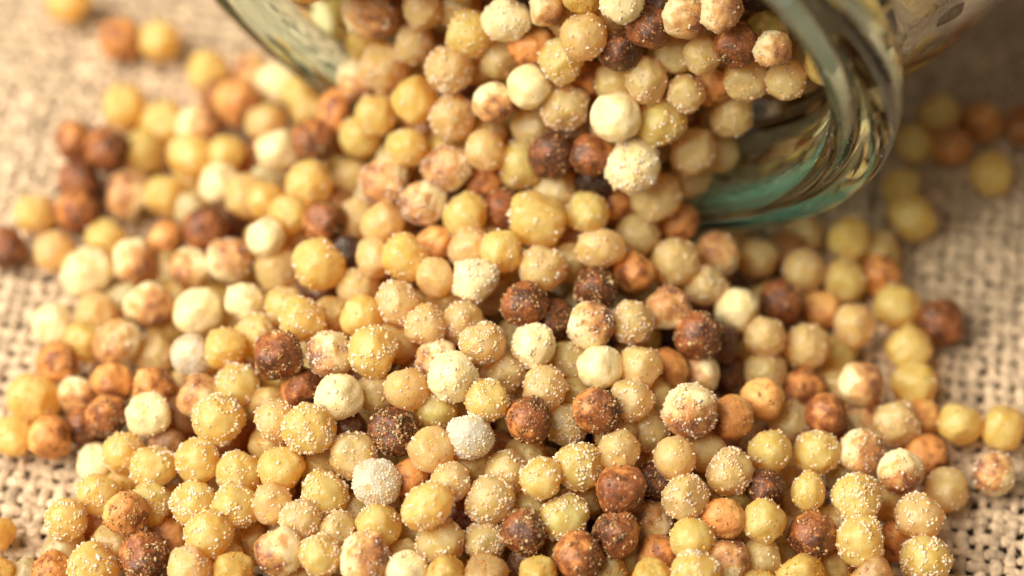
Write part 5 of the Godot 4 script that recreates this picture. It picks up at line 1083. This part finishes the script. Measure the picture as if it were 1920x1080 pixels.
		241, 488, -163, 23, 288, 488, -165, 24, 334, 488, -169, 24, 381, 487, -159, 24, 433, 488, -161, 24, 474, 486, -162, 25, 530, 486, -166, 23, 267, 488, -122, 25, 310, 490, -122, 24, 354, 490, -125, 24,
		401, 490, -129, 25, 456, 487, -117, 25, 504, 494, -126, 23, 384, 488, -83, 25, 423, 488, -85, 25, -103, 534, -1015, 23, -106, 526, -933, 23, 366, 527, -849, 25, -199, 530, -772, 23, 561, 533, -777, 23,
		-220, 523, -729, 23, 682, 529, -726, 24, -201, 526, -691, 25, 706, 524, -681, 23, 750, 531, -688, 24, -221, 529, -650, 24, 727, 526, -639, 24, -245, 523, -606, 24, -150, 532, -600, 24, 36, 530, -601, 24,
		416, 529, -608, 23, 711, 526, -602, 23, -267, 526, -564, 24, -222, 530, -559, 23, -173, 528, -568, 23, -133, 528, -562, 24, 66, 530, -562, 25, 161, 525, -562, 24, 632, 522, -570, 23, 680, 529, -564, 23,
		-290, 522, -518, 24, -248, 529, -520, 24, -194, 530, -523, 24, -150, 528, -518, 23, -57, 527, -524, 24, -6, 529, -518, 23, 38, 526, -522, 25, 83, 530, -524, 24, 185, 530, -518, 24, 227, 526, -524, 24,
		613, 525, -517, 23, 656, 534, -516, 25, -269, 530, -481, 24, -226, 523, -477, 25, -173, 530, -476, 25, -131, 529, -483, 24, -81, 530, -483, 25, -33, 526, -478, 24, 18, 526, -476, 23, 116, 526, -486, 25,
		201, 528, -482, 25, 446, 535, -478, 23, 634, 531, -479, 25, 681, 523, -481, 23, -289, 528, -436, 23, -251, 526, -438, 24, -197, 529, -435, 25, -151, 525, -440, 24, -106, 538, -435, 24, -53, 530, -436, 23,
		-8, 526, -433, 25, 43, 526, -439, 25, 90, 527, -440, 25, 137, 532, -442, 23, 180, 523, -437, 25, 229, 527, -434, 25, 470, 527, -439, 24, 609, 532, -437, 24, 658, 532, -440, 24, -223, 526, -402, 23,
		-176, 520, -397, 24, -128, 523, -393, 24, -80, 529, -395, 25, -30, 528, -401, 24, 19, 532, -388, 23, 65, 525, -397, 25, 104, 524, -397, 24, 161, 527, -396, 23, 207, 523, -400, 23, 248, 527, -401, 25,
		302, 525, -397, 24, 397, 524, -399, 23, 581, 525, -397, 24, 632, 526, -398, 23, -102, 530, -361, 24, -51, 527, -357, 25, -9, 526, -350, 23, 37, 526, -355, 24, 88, 527, -348, 23, 139, 533, -359, 25,
		182, 527, -358, 23, 228, 523, -358, 24, 281, 528, -357, 23, 318, 530, -355, 25, 373, 526, -353, 25, 423, 526, -361, 25, 463, 528, -356, 25, 512, 527, -363, 24, 560, 525, -361, 24, 610, 530, -356, 23,
		-37, 522, -320, 24, 14, 525, -316, 25, 60, 525, -312, 24, 112, 524, -316, 25, 160, 529, -315, 23, 206, 529, -313, 24, 250, 529, -314, 23, 296, 526, -311, 25, 348, 527, -314, 24, 394, 528, -313, 25,
		448, 526, -317, 25, 493, 534, -312, 25, 539, 533, -317, 24, 586, 528, -317, 25, 135, 531, -272, 24, 182, 535, -279, 23, 227, 530, -273, 24, 278, 526, -274, 24, 324, 530, -269, 25, 378, 525, -275, 24,
		422, 530, -275, 23, 468, 534, -278, 24, 517, 526, -273, 25, 563, 529, -279, 23, 256, 528, -236, 25, 306, 524, -236, 25, 345, 530, -238, 23, 396, 528, -230, 23, 445, 531, -235, 25, 492, 533, -240, 24,
		543, 526, -233, 23, 329, 526, -193, 23, 372, 528, -189, 25, 420, 522, -193, 25, 473, 526, -190, 25, 512, 529, -195, 23, 444, 532, -150, 25, 491, 525, -145, 25, -90, 564, -1006, 23, -116, 563, -958, 23,
		78, 567, -955, 25, -138, 569, -920, 24, -161, 568, -872, 25, -180, 571, -839, 25, -135, 568, -838, 25, 197, 567, -834, 25, 293, 567, -836, 24, -202, 567, -794, 25, -162, 570, -793, 24, -115, 565, -791, 23,
		-61, 568, -794, 23, 33, 565, -795, 23, -181, 571, -756, 25, 576, 562, -760, 24, -209, 564, -712, 24, -158, 569, -716, 24, -111, 570, -711, 23, 175, 560, -713, 25, 460, 571, -712, 23, 599, 566, -709, 24,
		649, 567, -711, 24, 696, 568, -707, 24, -227, 573, -666, 25, -185, 560, -673, 24, -134, 566, -671, 23, -85, 569, -675, 25, 623, 566, -674, 24, 676, 567, -674, 24, 717, 570, -666, 23, -251, 569, -633, 23,
		-197, 569, -627, 23, -160, 571, -630, 24, -111, 570, -627, 25, -60, 569, -628, 25, -15, 570, -634, 23, 33, 563, -634, 23, 409, 565, -635, 23, 601, 569, -630, 23, 650, 562, -632, 23, 699, 568, -634, 25,
		741, 566, -627, 25, -279, 569, -589, 25, -226, 567, -587, 25, -182, 568, -593, 25, -129, 565, -589, 23, -86, 564, -582, 25, -46, 567, -590, 25, 8, 571, -593, 25, 58, 570, -593, 23, 101, 566, -584, 25,
		385, 565, -587, 25, 677, 567, -589, 25, 713, 568, -588, 23, -248, 564, -548, 24, -203, 565, -544, 25, -160, 570, -542, 23, -109, 567, -551, 23, -67, 570, -544, 25, -18, 568, -549, 25, 27, 563, -547, 25,
		82, 564, -547, 24, 180, 571, -547, 23, 217, 569, -547, 24, 272, 564, -551, 25, 462, 571, -552, 23, 646, 564, -544, 23, 696, 567, -549, 23, -231, 565, -509, 25, -181, 563, -501, 23, -134, 568, -510, 25,
		-87, 564, -508, 25, -41, 561, -510, 23, 8, 567, -513, 25, 57, 569, -514, 24, 93, 567, -509, 23, 144, 569, -501, 24, 196, 561, -510, 24, 244, 568, -503, 23, 293, 567, -505, 25, 343, 563, -504, 25,
		386, 565, -508, 25, 480, 569, -507, 24, 577, 560, -506, 25, 623, 574, -508, 25, 675, 563, -504, 23, -155, 565, -459, 24, -111, 568, -467, 25, -62, 569, -470, 24, -20, 570, -462, 25, 30, 567, -466, 23,
		76, 565, -463, 25, 127, 565, -465, 24, 176, 561, -469, 25, 220, 569, -466, 23, 270, 570, -467, 24, 318, 569, -471, 24, 362, 576, -466, 23, 408, 560, -470, 23, 461, 564, -465, 24, 605, 564, -467, 23,
		650, 565, -467, 23, -41, 564, -427, 24, 8, 568, -425, 23, 59, 568, -427, 23, 95, 562, -427, 25, 148, 566, -428, 23, 197, 571, -425, 23, 245, 568, -419, 25, 293, 565, -426, 25, 386, 563, -424, 23,
		432, 567, -422, 23, 484, 569, -425, 23, 627, 565, -424, 25, 77, 563, -385, 25, 125, 567, -387, 25, 170, 570, -382, 24, 230, 559, -379, 23, 269, 571, -384, 24, 322, 563, -382, 25, 361, 570, -384, 25,
		419, 561, -383, 23, 459, 560, -384, 24, 510, 570, -377, 24, 600, 574, -384, 25, 157, 564, -340, 24, 198, 566, -343, 24, 245, 564, -340, 24, 292, 570, -342, 23, 338, 570, -348, 24, 386, 565, -338, 24,
		435, 568, -348, 24, 480, 566, -346, 23, 536, 568, -346, 23, 577, 567, -339, 25, 626, 561, -342, 24, 269, 568, -302, 23, 319, 561, -303, 23, 362, 563, -303, 24, 407, 572, -298, 24, 456, 569, -304, 23,
		508, 566, -300, 25, 555, 562, -296, 25, 598, 570, -298, 24, 388, 563, -264, 25, 432, 565, -254, 25, 485, 570, -261, 25, 530, 569, -260, 24, 578, 569, -265, 25, 459, 561, -222, 24, 507, 567, -219, 25,
		548, 562, -216, 24, -91, 606, -989, 25, -70, 603, -946, 25, -29, 602, -947, 25, 24, 610, -948, 25, 70, 611, -945, 23, -143, 604, -905, 23, -50, 605, -900, 24, -1, 609, -901, 25, 196, 605, -903, 23,
		-161, 604, -864, 25, -75, 610, -863, 23, -21, 606, -871, 23, 69, 605, -862, 23, 115, 608, -863, 23, 161, 608, -869, 23, 218, 602, -861, 23, 305, 606, -861, 24, -96, 607, -824, 25, -50, 607, -823, 23,
		-2, 606, -822, 23, 49, 610, -822, 23, 91, 610, -824, 24, 147, 606, -826, 23, 189, 604, -825, 24, 240, 605, -818, 24, 282, 606, -821, 23, 333, 605, -826, 25, 376, 604, -822, 25, -166, 603, -782, 23,
		-119, 608, -778, 24, -70, 604, -784, 23, -23, 609, -777, 24, 23, 608, -789, 23, 72, 603, -779, 25, 112, 602, -781, 24, 168, 602, -782, 23, 261, 607, -783, 23, 312, 599, -781, 24, 358, 600, -783, 24,
		497, 608, -779, 24, -189, 603, -745, 25, -139, 604, -734, 23, -93, 612, -734, 25, -53, 602, -741, 23, 1, 608, -736, 25, 42, 607, -738, 24, 92, 605, -745, 24, 142, 603, -739, 23, 187, 609, -740, 25,
		236, 608, -744, 24, 291, 609, -732, 25, 332, 605, -742, 24, 371, 605, -740, 25, 432, 604, -741, 24, 474, 606, -735, 25, 525, 606, -734, 25, 566, 609, -741, 24, -209, 607, -698, 23, -165, 607, -700, 23,
		-113, 606, -695, 23, -73, 594, -699, 25, -22, 602, -699, 23, 20, 603, -701, 23, 67, 605, -700, 24, 121, 605, -694, 23, 163, 608, -700, 23, 216, 595, -704, 23, 263, 610, -701, 25, 309, 614, -696, 24,
		357, 604, -697, 25, 403, 608, -703, 25, 457, 613, -698, 23, 499, 604, -705, 24, 542, 602, -701, 25, 594, 607, -705, 24, 643, 609, -706, 24, 691, 604, -701, 25, -241, 610, -663, 23, -192, 602, -652, 25,
		-142, 610, -662, 25, -91, 610, -652, 23, -46, 611, -657, 24, -1, 604, -662, 24, 45, 608, -655, 25, 92, 608, -656, 25, 136, 604, -658, 25, 193, 602, -658, 24, 239, 605, -660, 24, 286, 610, -658, 23,
		336, 606, -657, 23, 434, 597, -665, 24, 474, 605, -659, 23, 524, 604, -660, 25, 572, 606, -655, 24, 616, 602, -659, 23, 662, 601, -657, 23, 711, 611, -660, 24, 754, 609, -659, 23, -260, 602, -620, 25,
		-214, 603, -617, 23, -167, 605, -619, 24, -114, 606, -610, 23, -65, 608, -617, 24, -30, 608, -616, 24, 31, 609, -613, 25, 70, 603, -616, 24, 116, 605, -613, 23, 214, 604, -616, 23, 259, 603, -620, 24,
		304, 609, -618, 25, 357, 606, -618, 25, 406, 607, -623, 24, 451, 612, -615, 25, 496, 603, -618, 23, 546, 603, -616, 25, 595, 606, -618, 24, 647, 602, -616, 24, 685, 601, -618, 24, 737, 601, -614, 23,
		-190, 601, -574, 24, -146, 604, -575, 23, -91, 605, -574, 24, -48, 602, -577, 23, -3, 600, -584, 24, 50, 605, -572, 24, 99, 610, -574, 25, 143, 612, -571, 25, 187, 608, -577, 23, 235, 607, -574, 23,
		283, 605, -573, 25, 331, 604, -577, 25, 381, 606, -582, 23, 430, 606, -572, 24, 479, 609, -574, 24, 520, 608, -574, 25, 569, 610, -575, 23, 620, 605, -574, 23, 659, 604, -571, 23, 711, 601, -575, 23,
		-72, 612, -531, 25, -28, 610, -538, 23, 20, 605, -536, 25, 74, 610, -531, 23, 123, 607, -530, 24, 163, 607, -532, 23, 210, 601, -534, 25, 262, 608, -535, 25, 308, 609, -542, 23, 357, 611, -536, 25,
		403, 606, -529, 24, 447, 607, -536, 24, 503, 608, -532, 24, 541, 606, -532, 25, 593, 604, -534, 23, 639, 606, -533, 23, 690, 603, -540, 23, -51, 600, -496, 24, 0, 609, -498, 24, 47, 606, -491, 24,
		97, 604, -498, 24, 142, 600, -497, 23, 191, 606, -492, 24, 241, 605, -494, 23, 284, 604, -488, 23, 332, 607, -498, 23, 384, 609, -495, 23, 423, 603, -491, 23, 468, 607, -490, 25, 523, 601, -490, 24,
		572, 610, -497, 23, 611, 607, -498, 25, 668, 608, -498, 23, 70, 603, -456, 24, 122, 606, -458, 25, 166, 602, -452, 23, 209, 603, -449, 25, 256, 602, -447, 23, 310, 603, -456, 25, 358, 606, -455, 24,
		407, 608, -449, 25, 456, 600, -453, 25, 496, 604, -451, 24, 546, 607, -455, 25, 594, 603, -447, 24, 645, 606, -452, 24, 238, 604, -409, 24, 282, 605, -409, 24, 337, 605, -410, 25, 381, 604, -406, 25,
		424, 604, -411, 25, 478, 607, -418, 23, 524, 603, -413, 25, 568, 604, -412, 25, 617, 607, -409, 25, 310, 605, -369, 25, 354, 608, -368, 23, 410, 605, -372, 25, 453, 603, -375, 25, 499, 605, -374, 25,
		545, 602, -372, 23, 589, 601, -371, 23, 376, 601, -328, 24, 424, 607, -326, 24, 475, 607, -334, 25, 520, 609, -328, 23, 565, 608, -334, 25, 616, 607, -328, 23, 500, 600, -294, 23, 594, 607, -287, 23,
		-103, 649, -1010, 24, -124, 644, -974, 25, -79, 641, -977, 24, -28, 646, -971, 25, 14, 643, -969, 25, -149, 642, -930, 25, -100, 645, -942, 25, -59, 643, -933, 24, -14, 645, -932, 23, 44, 642, -936, 24,
		83, 643, -930, 25, -129, 643, -890, 24, -81, 641, -895, 24, -34, 642, -894, 24, 14, 648, -891, 25, 64, 638, -892, 23, 114, 643, -892, 25, 161, 646, -897, 25, 211, 644, -886, 23, -149, 647, -849, 23,
		-107, 644, -852, 23, -55, 642, -847, 25, -7, 644, -845, 23, 40, 642, -848, 25, 89, 640, -853, 25, 134, 647, -851, 23, 179, 647, -854, 24, 231, 641, -849, 23, 278, 646, -849, 25, 325, 645, -846, 25,
		-172, 642, -810, 25, -126, 644, -807, 25, -79, 646, -816, 23, -34, 645, -813, 23, 15, 646, -807, 23, 64, 639, -809, 23, 111, 644, -812, 24, 161, 641, -811, 23, 205, 651, -813, 23, 252, 636, -815, 25,
		304, 645, -815, 23, 354, 645, -810, 23, 399, 641, -805, 24, -198, 639, -766, 25, -149, 644, -767, 24, -103, 648, -770, 24, -55, 648, -772, 23, -11, 644, -772, 23, 40, 644, -773, 24, 89, 646, -775, 23,
		133, 643, -770, 25, 186, 647, -764, 24, 228, 644, -768, 23, 278, 643, -766, 23, 327, 644, -770, 24, 373, 639, -769, 23, 415, 644, -771, 25, 467, 638, -770, 25, 517, 646, -763, 24, -175, 646, -729, 24,
		-127, 637, -728, 24, -81, 644, -717, 24, -29, 642, -724, 24, 10, 643, -727, 23, 65, 640, -730, 24, 108, 645, -725, 23, 159, 641, -728, 25, 208, 642, -729, 23, 255, 641, -732, 23, 298, 641, -730, 24,
		345, 648, -726, 25, 391, 644, -731, 23, 441, 647, -729, 24, 492, 644, -727, 24, 538, 645, -727, 25, 584, 643, -727, 23, -201, 648, -689, 24, -149, 643, -687, 25, -101, 645, -690, 23, -58, 646, -683, 23,
		-4, 643, -686, 25, 44, 644, -689, 23, 85, 644, -686, 24, 131, 641, -684, 25, 184, 644, -691, 23, 224, 648, -680, 24, 272, 641, -683, 23, 325, 638, -680, 25, 367, 643, -683, 25, 420, 650, -687, 23,
		463, 644, -688, 23, 507, 644, -690, 25, 563, 641, -685, 25, 615, 645, -685, 23, 658, 643, -686, 25, 704, 643, -686, 24, -171, 640, -648, 24, -126, 649, -647, 24, -84, 645, -649, 25, -31, 640, -644, 25,
		18, 647, -642, 23, 59, 642, -646, 24, 112, 643, -640, 24, 162, 641, -647, 25, 205, 640, -642, 25, 255, 640, -645, 25, 300, 646, -647, 23, 352, 637, -645, 25, 399, 641, -644, 24, 444, 648, -643, 23,
		491, 645, -644, 23, 542, 644, -648, 23, 581, 645, -642, 23, 631, 644, -643, 23, 682, 648, -639, 24, 735, 641, -641, 24, -56, 640, -602, 25, -8, 642, -602, 24, 36, 641, -600, 25, 94, 644, -601, 24,
		139, 648, -601, 24, 174, 645, -603, 24, 229, 645, -597, 24, 277, 647, -598, 25, 320, 644, -597, 23, 374, 652, -605, 23, 420, 644, -603, 25, 467, 646, -602, 23, 510, 644, -602, 25, 562, 646, -606, 25,
		608, 645, -602, 24, 660, 646, -605, 24, 700, 644, -602, 25, 59, 643, -560, 23, 106, 645, -563, 25, 164, 640, -557, 25, 203, 648, -563, 25, 248, 641, -558, 25, 301, 647, -565, 24, 353, 637, -560, 24,
		391, 643, -566, 23, 445, 642, -561, 24, 489, 637, -555, 24, 538, 648, -555, 24, 581, 644, -561, 24, 633, 643, -552, 24, 679, 642, -561, 24, 141, 640, -520, 23, 180, 644, -517, 24, 234, 643, -523, 25,
		278, 644, -522, 23, 334, 649, -522, 25, 372, 648, -520, 23, 421, 642, -518, 24, 463, 646, -518, 25, 516, 643, -524, 25, 559, 641, -516, 24, 605, 644, -524, 23, 654, 645, -523, 24, 250, 642, -478, 25,
		302, 646, -482, 23, 350, 648, -478, 23, 398, 643, -478, 24, 440, 645, -474, 25, 490, 642, -479, 23, 539, 642, -480, 23, 585, 646, -477, 24, 634, 646, -482, 25, 375, 641, -440, 24, 419, 646, -438, 24,
		470, 644, -442, 25, 514, 647, -436, 23, 556, 642, -435, 23, 618, 642, -440, 24, 654, 647, -439, 25, 489, 638, -398, 23, 541, 645, -398, 23, 587, 644, -398, 25, 629, 639, -399, 25, 608, 645, -362, 23,
	]
	lumps.seed = 77
	grain.seed = 78
	var facets := facets_of(5)
	var p := PackedVector3Array()
	var c := PackedColorArray()
	for d in ico_dirs:
		p.append(d * ball_radius(d, facets, 0.03) * MM)
		var t := 1.0 + 0.25 * lumps.get_noise_3dv(d * 1.4) + 0.22 * grain.get_noise_3dv(d * 3.0)
		c.append(Color(t, t * (1.0 + 0.08 * lumps.get_noise_3dv(d * 2.0)), t))
	var m := mesh_from(p, smooth_normals(p, ico_faces), ico_faces, c)
	m.surface_set_material(0, mats.waxy)
	p = PackedVector3Array()
	c = PackedColorArray()
	var f := PackedInt32Array()
	for k in 700:
		var d := Vector3(rng.randfn(), rng.randfn(), rng.randfn()).normalized()
		if rng.randf() > 0.45 + lumps.get_noise_3dv(d * 2.2 + Vector3(11, 60, 5)):
			continue
		var size := 0.012 + 0.075 * pow(rng.randf(), 3.0)
		pebble(p, f, c, d * (ball_radius(d, facets, 0.03) + size * 0.1) * MM, d, size * MM, Color(0.82, 0.72, 0.50))
	mesh_from(p, smooth_normals(p, f), f, c, m)
	m.surface_set_material(1, mats.crumb)
	var tint := {"Y": Color(0.92, 0.61, 0.15), "L": Color(0.90, 0.58, 0.20), "P": Color(0.84, 0.68, 0.36), "G": Color(0.72, 0.42, 0.15), "O": Color(0.50, 0.20, 0.05), "B": Color(0.21, 0.075, 0.025), "D": Color(0.07, 0.024, 0.012), "W": Color(0.84, 0.70, 0.40)}
	var mm := MultiMesh.new()
	mm.transform_format = MultiMesh.TRANSFORM_3D
	mm.use_colors = true
	mm.mesh = m
	mm.instance_count = seen.size() + hidden.size() / 4
	var mix := "YYYYYLLLLLLLLPPGGOOBBD"
	for i in mm.instance_count:
		var at: Vector3
		var r: float
		var type: String
		if i < seen.size():
			var s: Array = seen[i]
			at = Vector3(s[0], s[1], s[2])
			r = s[3]
			type = s[4]
		else:
			var h: int = (i - seen.size()) * 4
			at = Vector3(hidden[h], hidden[h + 1], hidden[h + 2]) * 0.1
			r = hidden[h + 3] * 0.1
			type = mix[rng.randi_range(0, mix.length() - 1)]
		var turn := Basis(Vector3(rng.randfn(), rng.randfn(), rng.randfn()).normalized(), rng.randf() * TAU)
		var sc := Vector3(rng.randf_range(0.94, 1.05), rng.randf_range(0.94, 1.05), rng.randf_range(0.94, 1.05)) * r
		mm.set_instance_transform(i, Transform3D(turn * Basis.from_scale(sc), at * MM))
		mm.set_instance_color(i, tint[type])
	var o := MultiMeshInstance3D.new()
	o.name = "pasta_heap"
	o.multimesh = mm
	add_child(o)
	tag(o, "mass of mostly buried pasta balls under the top layer and in the jar", "pasta", "", "stuff")


func make_crumbs() -> void:
	# flour and bits broken off the balls, lying in the weave round the spill
	var v := PackedVector3Array()
	var f := PackedInt32Array()
	var c := PackedColorArray()
	for k in 900:
		var a := rng.randf() * TAU
		var far := rng.randf_range(0.75, 1.25)
		var at := Vector3(-4.0 + cos(a) * 56.0 * far, 0.15 + rng.randf() * 0.25, 6.0 + sin(a) * 40.0 * far)
		if at.z < -6.0 and absf(at.x) < 42.0:
			continue
		var col := Color(0.93, 0.86, 0.70) if rng.randf() < 0.7 else Color(0.58, 0.30, 0.10)
		pebble(v, f, c, at * MM, Vector3.UP, rng.randf_range(0.05, 0.22) * MM, col)
	tag(put(mesh_from(v, smooth_normals(v, f), f, c), "scattered_crumbs", mats.crumb, self), "fine pale flour crumbs scattered on the burlap round the spill", "crumbs", "", "stuff")
